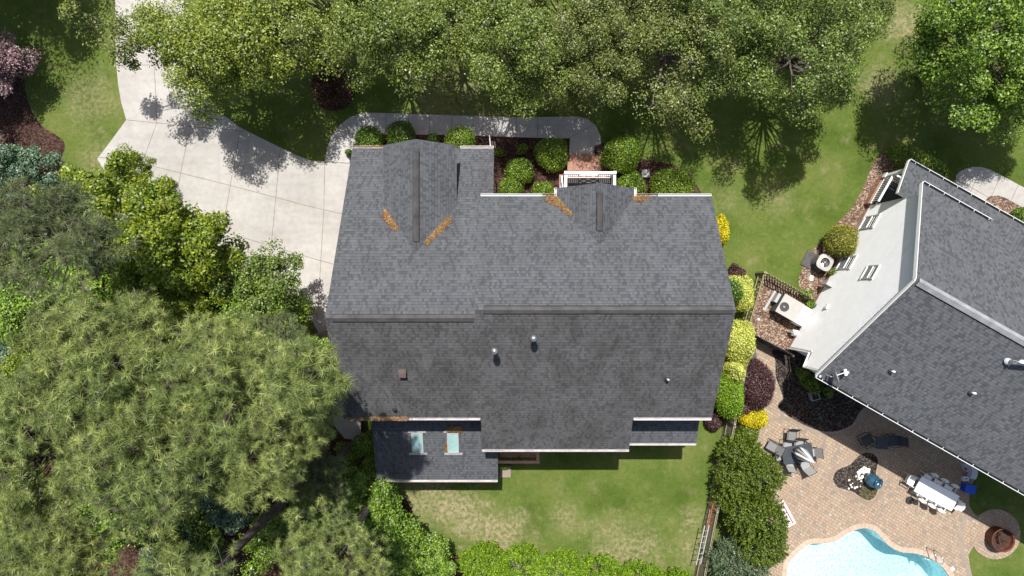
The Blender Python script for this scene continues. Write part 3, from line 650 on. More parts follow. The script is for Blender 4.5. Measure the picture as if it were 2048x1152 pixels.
def extr_x(prof, x0, x1, mb):
    n = len(prof); mb.add([(x0, y, z) for y, z in prof] + [(x1, y, z) for y, z in prof], [list(range(n)), list(range(n, 2 * n))[::-1]] + [[i, n + i, n + (i + 1) % n, (i + 1) % n] for i in range(n)])
def extr_y(prof, y0, y1, mb):
    n = len(prof); mb.add([(x, y0, z) for x, z in prof] + [(x, y1, z) for x, z in prof], [list(range(n))[::-1], list(range(n, 2 * n))] + [[i, (i + 1) % n, n + (i + 1) % n, n + i] for i in range(n)])
extr_x([(3.70, 0), (3.70, 5.92), (-.864, 8.9), (-5.38, 5.95), (-5.38, 0)], -1.2, 8.5, m)
extr_x([(6.10, 0), (6.10, 4.30), (-1.19, 8.66), (-5.36, 5.93), (-5.36, 0)], -7.1, -1.202, m)
extr_y([(-5.4, 3.5), (-5.4, 6.02), (-4.03, 7.1), (-2.68, 6.02), (-2.68, 3.5)], 3.0, 5.95, m)
extr_y([(2.22, 0), (2.22, 5.9), (3.68, 7.15), (5.12, 5.9), (5.12, 0)], 3.0, 4.12, m)
m.box((2.0, -6.2, 2.25), (6.4, 1.7, 4.5)); wb(m, 'wall', M['brick'], house)
# ridge vents: raised caps with a dark slot each side
def ridge_vent(a, b, s1, s2, cross_dir, wd=0.145, mat='cap', parent=house, seg=0):
    a = Vector(a); b = Vector(b); c = Vector(cross_dir); m = MB()
    for sgn, s in ((1, s1), (-1, s2)):
        o1 = c * sgn * wd; up = Vector((0, 0, .075)); dn = Vector((0, 0, -s * wd + .06)); bl = Vector((0, 0, -s * wd - .02))
        m.add([a + up, b + up, b + o1 + dn, a + o1 + dn], [[0, 1, 2, 3]], 0)
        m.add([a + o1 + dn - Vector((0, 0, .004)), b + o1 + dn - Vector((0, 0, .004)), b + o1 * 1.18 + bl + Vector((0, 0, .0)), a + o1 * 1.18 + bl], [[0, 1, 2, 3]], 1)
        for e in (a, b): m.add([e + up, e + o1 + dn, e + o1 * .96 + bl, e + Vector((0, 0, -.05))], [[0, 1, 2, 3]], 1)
    return wb(m, 'ridge_vent', [M[mat], M['dark_shadow']], parent)
ridge_vent((-7.12, -1.192, 8.98), (-1.52, -1.192, 8.98), .61, .667, (0, 1, 0))
ridge_vent((-1.12, -0.864, 9.2), (8.68, -0.864, 9.2), .664, .667, (0, 1, 0))
ridge_vent((-4.03, 5.75, 7.37), (-4.03, 1.95, 7.37), .784, .784, (1, 0, 0), 0.115)
ridge_vent((3.68, 4.0, 7.43), (3.68, 2.4, 7.43), .85, .85, (1, 0, 0), 0.115)
# gutters
def gutter(a, b, mat='white', parent=house, out=(0, -1, 0), lip='white'):
    a = Vector(a); b = Vector(b); o1 = Vector(out).normalized(); m = MB()
    m.bar(a + o1 * .055 - Vector((0, 0, .07)), b + o1 * .055 - Vector((0, 0, .07)), .085, .02, 0)
    m.bar(a + o1 * .095, b + o1 * .095, .015, .15, 1); m.bar(a + o1 * .010 - Vector((0, 0, .02)), b + o1 * .010 - Vector((0, 0, .02)), .012, .12, 1)
    d = (b - a).normalized()
    m.bar(a - d * .0 + o1 * .0, a + o1 * .102, .012, .15, 1); m.bar(b + o1 * .0, b + o1 * .102, .012, .15, 1)
    n = int((b - a).length / 0.9)
    m.bar(a + o1 * .05 - Vector((0, 0, .035)), b + o1 * .05 - Vector((0, 0, .035)), .08, .02, 2)
    return wb(m, 'gutter', [M['copper'], M[lip], M[mat]], parent)
zg = lambda z: z - 0.03
gutter((-1.37, 4.04, 5.93), (1.35, 4.04, 5.93), 'white', out=(0, 1, 0)); gutter((1.35, 4.04, 5.93), (1.87, 4.04, 5.93), 'copper', out=(0, 1, 0), lip='copper')
gutter((5.47, 4.04, 5.93), (6.4, 4.04, 5.93), 'copper', out=(0, 1, 0), lip='copper'); gutter((6.4, 4.04, 5.93), (8.76, 4.04, 5.93), 'white', out=(0, 1, 0))
gutter((1.965, 4.05, 5.92), (1.965, 4.40, 5.92), 'copper', out=(-1, 0, 0)); gutter((5.375, 4.40, 5.92), (5.375, 4.05, 5.92), 'copper', out=(1, 0, 0))
gutter((-7.38, 6.48, 4.31), (-5.68, 6.48, 4.31), 'copper', out=(0, 1, 0), lip='copper'); gutter((-2.40, 6.48, 4.31), (-0.86, 6.48, 4.31), 'copper', out=(0, 1, 0))
gutter((-6.9, -5.71, 5.92), (-4.4, -5.71, 5.92), 'copper', lip='copper'); gutter((-4.4, -5.71, 5.92), (-1.40, -5.71, 5.92), 'copper', lip='alu')
gutter((5.36, -5.71, 5.92), (8.76, -5.71, 5.92), 'copper'); gutter((-1.36, -7.35, 4.86), (5.32, -7.35, 4.86), 'copper', lip='alu')
# sunroom and bay roofs
zS = lambda x, y: 4.30 + 0.38 * (y + 5.42)
m = MB(); m.slab(pz([(-6.58, -5.42), (-1.15, -5.42), (-1.15, -7.0), (-0.68, -7.0), (-0.68, -9.31), (-6.58, -9.31)], zS), .12, 0, 1); m.box((-3.7, -7.3, 1.4), (5.3, 3.5, 2.8), mi=1)
sun = wb(m, 'sunroom_roof', [M['roof_low'], M['white']], house)
zY = lambda x, y: 4.42 + 0.44 * (y + 5.42)
m = MB(); m.slab(pz([(5.36, -5.42), (8.76, -5.42), (8.76, -7.36), (5.36, -7.36)], zY), .12, 0, 1); m.box((6.95, -6.25, 1.7), (3.05, 1.65, 3.4), mi=1)
wb(m, 'bay_roof', [M['roof_low'], M['white']], house)
gutter((-6.5, -9.32, 2.79), (-0.70, -9.32, 2.79), 'copper', lip='alu'); gutter((5.40, -7.37, 3.53), (8.74, -7.37, 3.53), 'copper', lip='alu')
# skylights
for u, extra in ((835.5, 0), (906.5, 1)):
    c = P(u, 885, 3.5); y0 = c.y; x0 = c.x; ht = 0.96; wd = 0.50; m = MB()
    q = lambda dx, dy, dz: Vector((x0 + dx, y0 + dy, zS(0, y0 + dy) + dz))
    for sx in (-1, 1): m.bar(q(sx * wd / 2, ht / 2, .04), q(sx * wd / 2, -ht / 2, .04), .05, .09)
    for sy in (-1, 1): m.bar(q(-wd / 2, sy * ht / 2, .042), q(wd / 2, sy * ht / 2, .042), .05, .088)
    sk = wb(m, 'skylight', M['ac_grey'], sun)
    m = MB(); m.face([q(-.225, .455, .06), q(.225, .455, .06), q(.225, -.455, .06), q(-.225, -.455, .06)]); m.build('pane', M['sky_glass'], sk)
    for sy in (-1, 1): m = MB(); m.slab([q(-.43, sy * .57 - .05, .012), q(.43, sy * .57 - .05, .012), q(.43, sy * .57 + .05, .012), q(-.43, sy * .57 + .05, .012)], .008); m.build('flashing', M['ac_grey'], sk)
# flues, vents
def flue(u, v, h, r, roof, name='flue_pipe'):
    zz0 = 7.4
    for _ in range(6): p = P(u, v, zz0); zz0 = roof(p.x, p.y)
    p = P(u, v, zz0); m = MB(); m.tube([p - Vector((0, 0, .2)), p + Vector((0, 0, h))], r * .62, 14); fl = wb(m, name, M['steel'], house, True)
    m = MB(); m.lathe([(r * .5, h - .03), (r, h), (r * 1.1, h + .1), (r, h + .2), (r * .3, h + .27)], p, 18); m.build('flue_cap', M['steel'], fl, True)
    m = MB(); m.slab([Vector((p.x + dx, p.y + dy, roof(p.x + dx, p.y + dy) + .015)) for dx, dy in ((-.17, -.17), (.17, -.17), (.17, .17), (-.17, .17))], .01); m.build('flashing', M['cap'], fl)
flue(990, 698, .75, .14, zB); flue(1066, 674, .6, .135, zB)
def pipe(u, v, roof, h=.28, r=.05, mat='black'):
    zz0 = 6.5
    for _ in range(6): p = P(u, v, zz0); zz0 = roof(p.x, p.y)
    p = P(u, v, zz0); m = MB(); m.lathe([(r * 2.6, .02), (r * 1.4, .08), (r * 1.2, .1)], p, 14, 1); m.tube([p, p + Vector((0, 0, h))], r, 12)
    wb(m, 'vent_pipe', [M[mat], M['rubber']], house, True)
pipe(1334, 758, zB, .30, .05, 'alu'); pipe(790, 819, zB, .2, .045)
p = P(809, 744, 7.0); p.z = zB(p.x, p.y); m = MB(); m.box(p + Vector((0, -.02, .12)), (.30, .28, .16), rx=R(12)); m.box(p + Vector((0, .1, .17)), (.33, .16, .10)); wb(m, 'roof_vent', M['brownbox'], house)
# balcony over the front door
bal = MB(); bal.box((3.66, 4.72, 2.84), (2.36, 1.24, .16)); bal.box((3.66, 4.72, 2.70), (2.46, 1.34, .12), mi=1); balo = wb(bal, 'balcony', [M['membrane'], M['white']], house)
m = MB(); y1 = 5.42; x0, x1 = 2.53, 4.83
m.bar((x0 - .05, y1, 3.86), (x1 + .05, y1, 3.86), .12, .06); m.bar((x0, y1, 3.05), (x1, y1, 3.05), .06, .06)
for x in (x0, x1): m.bar((x, y1, 3.86), (x, 4.2, 3.86), .12, .06); m.bar((x, y1, 3.05), (x, 4.2, 3.05), .06, .06); m.box((x, y1, 3.45), (.14, .14, 1.05))
m.build('top_rail', M['white'], balo)
m = MB()
for i in range(24):
    x = x0 + .1 + i * (x1 - x0 - .2) / 23
    if 3.2 < x < 4.15: continue
    m.bar((x, y1, 3.06), (x, y1, 3.86), .035, .035)
for k in range(10):
    for x in (x0, x1): m.bar((x, 4.3 + k * .115, 3.06), (x, 4.3 + k * .115, 3.86), .035, .035)
for (a, b) in (((3.2, 3.06), (4.15, 3.84)), ((3.2, 3.84), (4.15, 3.06)), ((3.2, 3.45), (3.68, 3.84)), ((3.2, 3.45), (3.68, 3.06)), ((4.15, 3.45), (3.68, 3.84)), ((4.15, 3.45), (3.68, 3.06)), ((3.2, 3.05), (3.2, 3.86)), ((4.15, 3.05), (4.15, 3.86))):
    m.bar((a[0], y1, a[1]), (b[0], y1, b[1]), .035, .035)
m.build('baluster', M['white'], balo)
m = MB(); 
for x in (x0 + .1, x1 - .1): m = MB(); m.box((x, 5.3, 1.6), (.22, .22, 2.1)); m.box((x, 5.3, .6), (.3, .3, .12)); m.build('column', M['white'], balo)
m = MB(); m.box((3.68, 4.95, .26), (2.45, 1.9, .52)); m.box((3.78, 6.25, .17), (1.76, .7, .34)); m.box((3.88, 6.75, .085), (1.70, .62, .17)); wb(m, 'entry_steps', M['brick_step'], house)
m = MB(); m.tube([P(1205, 310, .3), P(1204, 340, .9)], .025, 8); m.tube([P(1205, 310, 0), P(1205, 310, .9)], .02, 8); wb(m, 'handrail', M['black'], house)
m = MB(); q = P(1124, 361, .9); m.box(q, (.16, .34, .9)); wb(m, 'column_base', M['white'], house)

# pine straw blown onto the roof: loose needles in drifts
def drift(poly, zf, n, up=0.03):
    lo = [min(p[i] for p in poly) for i in (0, 1)]; hi = [max(p[i] for p in poly) for i in (0, 1)]; out = []
    def inside(x, y):
        r = False
        for i in range(len(poly)):
            (x1, y1), (x2, y2) = poly[i][:2], poly[i - 1][:2]
            if (y1 > y) != (y2 > y) and x < (x2 - x1) * (y - y1) / (y2 - y1) + x1: r = not r
        return r
    while len(out) < n:
        x = random.uniform(lo[0], hi[0]); y = random.uniform(lo[1], hi[1])
        if inside(x + random.gauss(0, .045), y + random.gauss(0, .045)): out.append((x, y, zf(x, y) + random.uniform(.005, up)))
    C = np.array(out); a = rng.uniform(0, 2 * math.pi, n); L_ = rng.uniform(.06, .12, n)
    D = np.stack([np.cos(a) * L_, np.sin(a) * L_, rng.uniform(-.01, .01, n)], 1); S = np.stack([-np.sin(a), np.cos(a), a * 0], 1) * .011
    C[:, 2] += 0.01
    V = np.empty((n, 4, 3)); V[:, 0] = C - D - S; V[:, 1] = C + D - S; V[:, 2] = C + D + S; V[:, 3] = C - D + S
    # follow slope
    for k in range(4):
        dz = np.array([zf(V[i, k, 0], V[i, k, 1]) - zf(C[i, 0], C[i, 1]) for i in range(n)]); V[:, k, 2] += dz
    return V.reshape(-1, 3)
def ppx(pts, z): return [(p.x, p.y) for p in (P(u, v, z) for u, v in pts)]
dr = [drift(ppx([(767, 418), (773, 422), (784, 436), (798, 455), (797, 461), (788, 453), (776, 440), (769, 430)], 6.4), zL, 1500), drift(ppx([(901, 434), (892, 440), (880, 452), (866, 466), (852, 486), (856, 489), (868, 475), (884, 458), (896, 445)], 6.6), zL, 800),
      drift(ppx([(1095, 393), (1108, 394), (1112, 385), (1142, 431), (1136, 430), (1120, 412), (1100, 402)], 6.1), lambda x, y: min(zF(x, y), 6.35) if y > 4.0 else zF(x, y), 2200),
      drift(ppx([(1268, 402), (1268, 393), (1300, 393), (1288, 396)], 6.0), zF, 350),
      drift(ppx([(895, 859), (902, 855), (920, 855), (924, 861), (912, 864), (900, 864)], 3.9), zS, 700, .07), drift(ppx([(891, 900), (896, 884), (898, 884), (898, 902)], 3.4), zS, 250),
      drift(ppx([(748, 832), (815, 832), (815, 837), (748, 837)], 5.9), lambda x, y: 5.95, 1500, .05), drift(ppx([(690, 832), (748, 832), (748, 835), (690, 835)], 5.9), lambda x, y: 5.93, 900, .04),
      drift(ppx([(708, 295), (766, 295), (766, 297), (708, 297)], 4.3), lambda x, y: 4.30, 200, .03), drift(ppx([(935, 298), (968, 298), (968, 300), (935, 300)], 4.3), lambda x, y: 4.30, 150, .03)]
o = link('pine_needle_litter', npmesh('pine_needle_litter', np.concatenate(dr), 4, L['straw'])); tag(o, 'drifts of orange-brown pine needles lying in the roof valleys and gutters', 'pine needles', kind='stuff')

# flag on the garage corner
fl = wthing('flag', (-0.95, 6.35, 3.2), 'small red and white flag on a white pole at the garage corner', 'flag')
m = MB(); m.tube([(-1.0, 6.45, 3.3), (-1.07, 7.25, 3.75)], .028, 8); wb(m, 'pole', M['white'], fl)
for k, mt in enumerate(('flag', 'white', 'flag', 'white')):
    m = MB(); m.face([(-1.02 + .055 * k, 7.0 - k * .01, 3.55), (-.965 + .055 * k, 7.0 - k * .01, 3.53), (-.945 + .06 * k, 6.75, 3.0), (-1.0 + .055 * k, 6.76, 3.02)]); wb(m, 'stripe', M[mt], fl)

# deck behind the house
deck = wthing('wooden_deck', (0.3, -8, 0), 'small wooden deck with pale cedar rails between the sunroom and the back lawn', 'deck')
m = MB(); 
for k in range(13): m.box((0.32, -7.32 - k * .115, .72), (1.9, .10, .04))
wb(m, 'decking', M['wood_new'], deck)
m = MB(); m.box((.28, -8.74, 1.72), (2.2, .145, .05)); m.box((1.30, -7.98, 1.716), (.145, 1.35, .05))
for x, y in ((-.6, -8.74), (.35, -8.74), (1.3, -8.74), (1.3, -7.4)): m.box((x, y, .85), (.1, .1, 1.66))
for k in range(16): m.box((-.6 + k * .12, -8.72, 1.2), (.035, .035, .95))
wb(m, 'railing', M['wood_new'], deck)
gr = wthing('barbecue_grill', (.35, -8.05, .74), 'covered black barbecue grill standing on the cedar deck', 'grill')
m = MB(); m.box((.32, -8.02, 1.15), (1.25, .55, .72)); m.tube([(-.3, -8.02, 1.5), (.94, -8.02, 1.5)], .26, 12); wb(m, 'cover', M['slate'], gr); m = MB(); m.box((1.06, -8.02, 1.45), (.25, .4, .04)); wb(m, 'side_shelf', M['black'], gr)
m = MB(); q = P(1011, 942); m.prism([(q.x - .28, q.y - .3), (q.x + .28, q.y - .3), (q.x + .28, q.y + .3), (q.x - .28, q.y + .3)], 0, .16); tag(wb(m, 'step_slab', M['edging']), 'square grey concrete step slab on the grass below the deck', 'step')
m = MB(); q = P(1291, 348); m.box((q.x, q.y, .06), (.42, .42, .12)); m.box((q.x, q.y, .13), (.36, .36, .03)); tag(wb(m, 'utility_box', M['ac_grey']), 'square pale grey utility box set in the mulch by round shrubs', 'utility box')
# two patches of reflected sunlight on the walkway, not drawn
for u in (862, 893):
    pass

# ------------------------------------------------------------------ neighbouring house
NO = Vector((14.58, -3.11, 0)); WV = Vector((.492, .870, 0)).normalized(); DV = Vector((.870, -.492, 0)).normalized()
def Nn(t, d, z=0.0): return NO + WV * t + DV * d + Vector((0, 0, z))
nh = wthing('neighbour_house', Nn(4, 4), 'white-sided house with blue-grey shingle roof set at an angle on the right', 'house')
zr = lambda t: 8.70 + 0.715 * (t - 3.76); zf = lambda t: 8.70 - 0.735 * (t - 3.76)
m = MB(); m.slab([Nn(3.76, -.31, 8.7), Nn(3.76, 16, 8.7), Nn(-1.13, 16, zr(-1.13)), Nn(-1.13, -.31, zr(-1.13))], .13, 0, 1); wb(m, 'rear_roof', [M['roof_n'], M['white']], nh)
m = MB(); m.slab([Nn(3.761, -.31, 8.7), Nn(3.761, 8.45, 8.7), Nn(8.88, 3.3, zf(8.88)), Nn(8.88, -.31, zf(8.88))], .13, 0, 1); wb(m, 'front_roof', [M['roof_n'], M['white']], nh)
m = MB(); m.slab([Nn(3.761, 8.451, 8.7), Nn(3.761, 9.5, 9.45), Nn(8.88, 9.5, 9.45), Nn(8.88, 3.301, zf(8.88))], .13, 0, 1)
m.slab([Nn(3.5, 9.5, 9.45), Nn(3.5, 16, 4.8), Nn(8.88, 16, 4.8), Nn(8.88, 9.5, 9.45)], .13, 0, 1); wb(m, 'side_gable_roof', [M['roof_n'], M['white']], nh)
m = MB(); m.slab([Nn(8.45, -.5, 3.62), Nn(8.45, 16, 3.62), Nn(10.37, 16, 2.9), Nn(10.37, -.5, 2.9)], .12, 0, 1); wb(m, 'porch_roof', [M['roof_n'], M['white']], nh)
m = MB()
def lap(z):
    t0 = 0.0 if z < 2.9 else -.8; t1 = 8.45
    if z > 5.3: t0 = max(t0, -1.13 + (z - 5.08) / .715)
    if z > 4.8: t1 = min(t1, 8.88 - (z - 4.85) / .735)
    return t0, t1
z = .32
while z < 8.5:
    a0, a1 = lap(z); b0, b1 = lap(z + .115); t0 = max(a0, b0); t1 = min(a1, b1)
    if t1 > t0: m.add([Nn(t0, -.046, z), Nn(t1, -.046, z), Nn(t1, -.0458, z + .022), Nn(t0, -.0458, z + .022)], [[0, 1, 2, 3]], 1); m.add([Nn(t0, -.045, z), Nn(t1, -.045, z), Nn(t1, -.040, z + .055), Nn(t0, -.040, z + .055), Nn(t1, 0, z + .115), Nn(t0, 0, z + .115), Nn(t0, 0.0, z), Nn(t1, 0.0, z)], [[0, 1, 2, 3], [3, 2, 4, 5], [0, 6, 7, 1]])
    z += .115
z = .32
while z < 5.0:                                # rear and front corners of the upper wall
    t0 = 0.0 if z < 2.9 else -.8
    m.add([Nn(t0 - .024, 0, z), Nn(t0 - .024, 12, z), Nn(t0 - .002, 12, z + .115), Nn(t0 - .002, 0, z + .115)], [[0, 1, 2, 3]])
    m.add([Nn(8.474, 0, z), Nn(8.474, 12, z), Nn(8.452, 12, z + .115), Nn(8.452, 0, z + .115)], [[0, 1, 2, 3]])
    z += .115
m.face([Nn(-.8, -.02, 2.9), Nn(-.8, 12, 2.9), Nn(0, 12, 2.9), Nn(0, -.02, 2.9)])
wb(m, 'wall', [M['siding'], M['lapshade']], nh)
m = MB(); m.bar(Nn(0, -.03, .3), Nn(0, -.03, 2.9), .09, .05); m.bar(Nn(-.8, -.03, 2.9), Nn(-.8, -.03, 5.4), .09, .05); m.bar(Nn(8.45, -.03, .3), Nn(8.45, -.03, 5.0), .09, .05)
m.bar(Nn(3.76, -.33, 8.62), Nn(-1.15, -.33, zr(-1.13) - .08), .03, .18); m.bar(Nn(3.76, -.33, 8.62), Nn(8.9, -.33, zf(8.88) - .08), .03, .18); m.bar(Nn(8.45, -.52, 3.56), Nn(10.4, -.52, 2.84), .03, .16)
wb(m, 'trim', M['white'], nh)
m = MB(); m.bar(Nn(0, .01, .15), Nn(8.5, .01, .15), .12, .33); wb(m, 'foundation', M['brick'], nh)
def nwindow(t0, t1, z0, z1):
    m = MB(); d = -.075
    for tt in (t0, t1): m.bar(Nn(tt, d, z0), Nn(tt, d, z1), .07, .05)
    for zz_ in (z0, z1): m.bar(Nn(t0 - .05, d - .01, zz_), Nn(t1 + .05, d - .01, zz_), .05, .07)
    zm = (z0 + z1) / 2; m.bar(Nn(t0, d, zm), Nn(t1, d, zm), .05, .06); fr_ = wb(m, 'window', M['white'], nh)
    m = MB(); m.face([Nn(t0, -.058, zm), Nn(t1, -.058, zm), Nn(t1, -.058, z1), Nn(t0, -.058, z1)]); m.build('upper_pane', M['glass'], fr_)
    m = MB(); m.face([Nn(t0, -.058, z0), Nn(t1, -.058, z0), Nn(t1, -.058, zm), Nn(t0, -.058, zm)]); m.build('insect_screen', M['screen'], fr_)
    m = MB()
    for k in (1, 2): m.bar(Nn(t0, -.064, zm + (z1 - zm) * k / 3), Nn(t1, -.064, zm + (z1 - zm) * k / 3), .014, .02)
    m.bar(Nn((t0 + t1) / 2, -.064, zm), Nn((t0 + t1) / 2, -.064, z1), .014, .02); m.build('muntin', M['white'], fr_)
nwindow(7.02, 7.74, .62, 2.04); nwindow(4.66, 5.36, .62, 2.06); nwindow(4.04, 4.72, 3.7, 4.75)
def ngutter(t, z, d0, d1, out, step=0.78):
    m = MB(); o1 = WV * out; a = Nn(t, d0, z) + o1 * .06; b = Nn(t, d1, z) + o1 * .06; up = Vector((0, 0, .05))
    m.bar(a - up, b - up, .11, .02, 1); m.bar(a + o1 * .055, b + o1 * .055, .022, .13); m.bar(a - o1 * .05, b - o1 * .05, .012, .1, 1); m.bar(a - o1 * .06, a + o1 * .06, .012, .13)
    k = .3
    while k < (b - a).length: q = a + DV * k + Vector((0, 0, .05)); m.bar(q - o1 * .05, q + o1 * .05, .018, .015); k += step
    wb(m, 'gutter', [M['white'], M['black']], nh)
ngutter(-1.13, zr(-1.13) - .03, -.3, 14, -1); ngutter(8.88, zf(8.88) - .03, -.3, 3.25, 1); ngutter(10.37, 2.87, -.48, 14, 1)
m = MB(); q = Nn(-.8, -.1, 5.2); m.tube([Nn(-1.13, -.2, 5.3), Nn(-.86, -.08, 5.0), Nn(-.86, -.08, 3.0), Nn(-.1, -.08, 2.8), Nn(-.1, -.08, .2)], .045, 8); wb(m, 'downpipe', M['white'], nh)
m = MB(); a = Nn(3.76, -.2, 8.7); b = Nn(3.76, 14, 8.7)
ridge_vent(a, b, .72, .68, WV, 0.17, 'capn', nh)
for t_, d_, z_ in ((1.0, 1.9, 0), (1.63, 4.0, 0)):
    pass
def nroofz(p): r = p - NO; return zr(r.dot(WV))
def npipe(u, v):
    z0 = 6.5
    for _ in range(6): p = P(u, v, z0); z0 = nroofz(p)
    m = MB(); m.lathe([(.11, .02), (.07, .08)], (p.x, p.y, z0), 14, 1); m.tube([(p.x, p.y, z0), (p.x + .02, p.y, z0 + .3)], .045, 12); wb(m, 'vent_pipe', [M['white'], M['rubber']], nh, True)
npipe(1781, 742); npipe(1941, 785)
z0 = 7.5
for _ in range(6): p = P(2015, 722, z0); z0 = nroofz(p)
p.z = z0; m = MB(); m.tube([p, p + Vector((0, 0, .45)), p + Vector((.12, .04, .58)), p + Vector((.9, -.05, .75)), p + Vector((.95, -.05, 1.0))], .075, 12); m.lathe([(.16, .02), (.1, .12)], p, 14); wb(m, 'bent_flue', M['alu'], nh, True)
m = MB(); q = Nn(2.38, -.06, 2.3)
q = P(1693, 583, 1.9); m.box(Nn(2.45, -.08, 1.95), (.22, .12, .16), rz=R(60)); wb(m, 'dryer_vent', M['white'], nh)
# porch floor and rail
m = MB(); m.prism([(p.x, p.y) for p in (Nn(8.5, -.28), Nn(10.2, -.28), Nn(10.2, 6), Nn(8.5, 6))], 0, .5, 0); wb(m, 'porch_base', [M['brick_step']], nh)
m = MB(); m.slab([Nn(8.52, -.1, .53), Nn(10.1, -.1, .53), Nn(10.1, 5.9, .53), Nn(8.52, 5.9, .53)], .02); wb(m, 'porch_floor', M['membrane'], nh)
m = MB(); m.bar(Nn(8.5, -.22, 1.4), Nn(10.1, -.22, 1.4), .10, .05); m.bar(Nn(8.5, -.22, .65), Nn(10.1, -.22, .65), .05, .05); m.bar(Nn(10.1, -.22, 1.4), Nn(10.1, 3, 1.4), .10, .05)
for k in range(13): m.bar(Nn(8.6 + k * .12, -.22, .6), Nn(8.6 + k * .12, -.22, 1.4), .035, .035); m.bar(Nn(10.1, -.1 + k * .12, .6), Nn(10.1, -.1 + k * .12, 1.4), .035, .035)
m.box(Nn(10.1, -.22, 1.6), (.16, .16, 2.4), rz=R(60)); m.box(Nn(10.1, -.22, .7), (.24, .24, .3), rz=R(60)); wb(m, 'porch_rail', M['white'], nh)
# satellite dish
ds = wthing('satellite_dish', P(1660, 752, 6), 'small satellite dish on an arm at the left corner of the angled roof', 'satellite dish')
p = P(1658, 752, 5.6); p.z = nroofz(p); m = MB(); m.tube([p, p + Vector((0, 0, .45))], .03, 8); wb(m, 'mast', M['ac_grey'], ds)
c0 = p + Vector((.10, -.03, .6)); ax = Vector((.93, .25, .28)).normalized(); qt = ax.to_track_quat('Z', 'Y').to_matrix().to_4x4()
m = MB(); m.M = Matrix.Translation(c0) @ qt @ Matrix.Scale(.8, 4, (1, 0, 0)); m.lathe([(.02, .0), (.15, .015), (.27, .05), (.34, .09), (.34, .075), (.0, -.02)], (0, 0, 0), 28); wb(m, 'reflector', M['ac_grey'], ds, True)
m = MB(); e = c0 + ax * .48 + Vector((0, .12, -.1)); m.tube([c0 + Vector((0, 0, -.25)), e], .022, 8); m.box(e, (.12, .28, .08), rz=R(10)); m.box(e + Vector((.08, .0, .03)), (.10, .08, .08)); wb(m, 'receiver_arm', M['white'], ds)

# ------------------------------------------------------------------ air-conditioning units and small things by the wall
a1 = wthing('air_conditioner', P(1648, 528), 'round-fan air conditioner with dark louvred sides and pale top beside the orange-tinged bush', 'air conditioner')
c = P(1650, 525, .85); bx, by = c.x, c.y; m = MB(); m.box((bx - .35, by + .12, .03), (.85, .85, .06), rz=R(-28)); wb(m, 'pad', M['ac_dark'], a1)
def rsq(r, rz, z, cx, cy, e=3.2, n=36):
    out = []
    for k in range(n):
        t = 2 * math.pi * k / n; x = abs(math.cos(t)) ** (2 / e) * math.copysign(1, math.cos(t)) * r; y = abs(math.sin(t)) ** (2 / e) * math.copysign(1, math.sin(t)) * r
        out.append((cx + x * math.cos(rz) - y * math.sin(rz), cy + x * math.sin(rz) + y * math.cos(rz), z))
    return out
def loft(m, rings, mi=0, cap=True):
    n = len(rings[0]); vs = [p for r in rings for p in r]
    fs = [[i * n + k, i * n + (k + 1) % n, (i + 1) * n + (k + 1) % n, (i + 1) * n + k] for i in range(len(rings) - 1) for k in range(n)]
    if cap: fs.append([(len(rings) - 1) * n + k for k in range(n)])
    m.add(vs, fs, mi)
m = MB(); zz1 = .06
rings = []
for k in range(16): rings += [rsq(.37, R(-28), .06 + k * .045, bx, by), rsq(.355, R(-28), .085 + k * .045, bx, by)]
loft(m, rings); wb(m, 'louvred_body', M['ac_dark'], a1)
m = MB(); ro = rsq(.40, R(-28), .86, bx, by); ri = [(bx + .24 * math.cos(2 * math.pi * k / 36 + R(-28)), by + .24 * math.sin(2 * math.pi * k / 36 + R(-28)), .885) for k in range(36)]
lo_ = rsq(.40, R(-28), .79, bx, by); loft(m, [lo_, ro, ri, [(x, y, .80) for x, y, z in ri]], cap=False); wb(m, 'top_cover', M['ac_beige'], a1)
def fan(cx, cy, z, r, parent):
    m = MB(); m.lathe([(r, .0), (0.0, -.005)], (cx, cy, z - .12), 24, 1)
    for k in range(4):
        t = k * math.pi / 2 + .4; m.face([(cx + .05 * math.cos(t), cy + .05 * math.sin(t), z - .07), (cx + r * .92 * math.cos(t), cy + r * .92 * math.sin(t), z - .09), (cx + r * .92 * math.cos(t + .8), cy + r * .92 * math.sin(t + .8), z - .04), (cx + .05 * math.cos(t + .8), cy + .05 * math.sin(t + .8), z - .05)], 0)
    m.lathe([(.07, 0), (.06, .03), (0, .035)], (cx, cy, z - .05), 14, 0); wb(m, 'fan', [M['steel'], M['dark_shadow']], parent)
    m = MB()
    for k in range(4): 
        rr_ = r * (k + 1) / 4.2; pts = [(cx + rr_ * math.cos(t * .2618), cy + rr_ * math.sin(t * .2618), z) for t in range(25)]; m.tube(pts, .004, 4, cap=False)
    wb(m, 'grille', M['black'], parent)
fan(bx, by, .86, .235, a1)
a2 = wthing('packaged_air_conditioner', P(1585, 620), 'large flat beige packaged air conditioner with a round fan inside the slatted enclosure', 'air conditioner')
c = P(1580, 616, .95); rzz = R(-30); ux = Vector((math.cos(rzz), math.sin(rzz), 0)); uy = Vector((-ux.y, ux.x, 0))
m = MB(); m.box((c.x, c.y, .5), (1.12, 1.0, .86), rz=rzz); wb(m, 'cabinet', M['ac_dark'], a2)
m = MB(); nC = 36; cf = c - ux * .28 - uy * .1
def at(q, z): return (q.x, q.y, z)
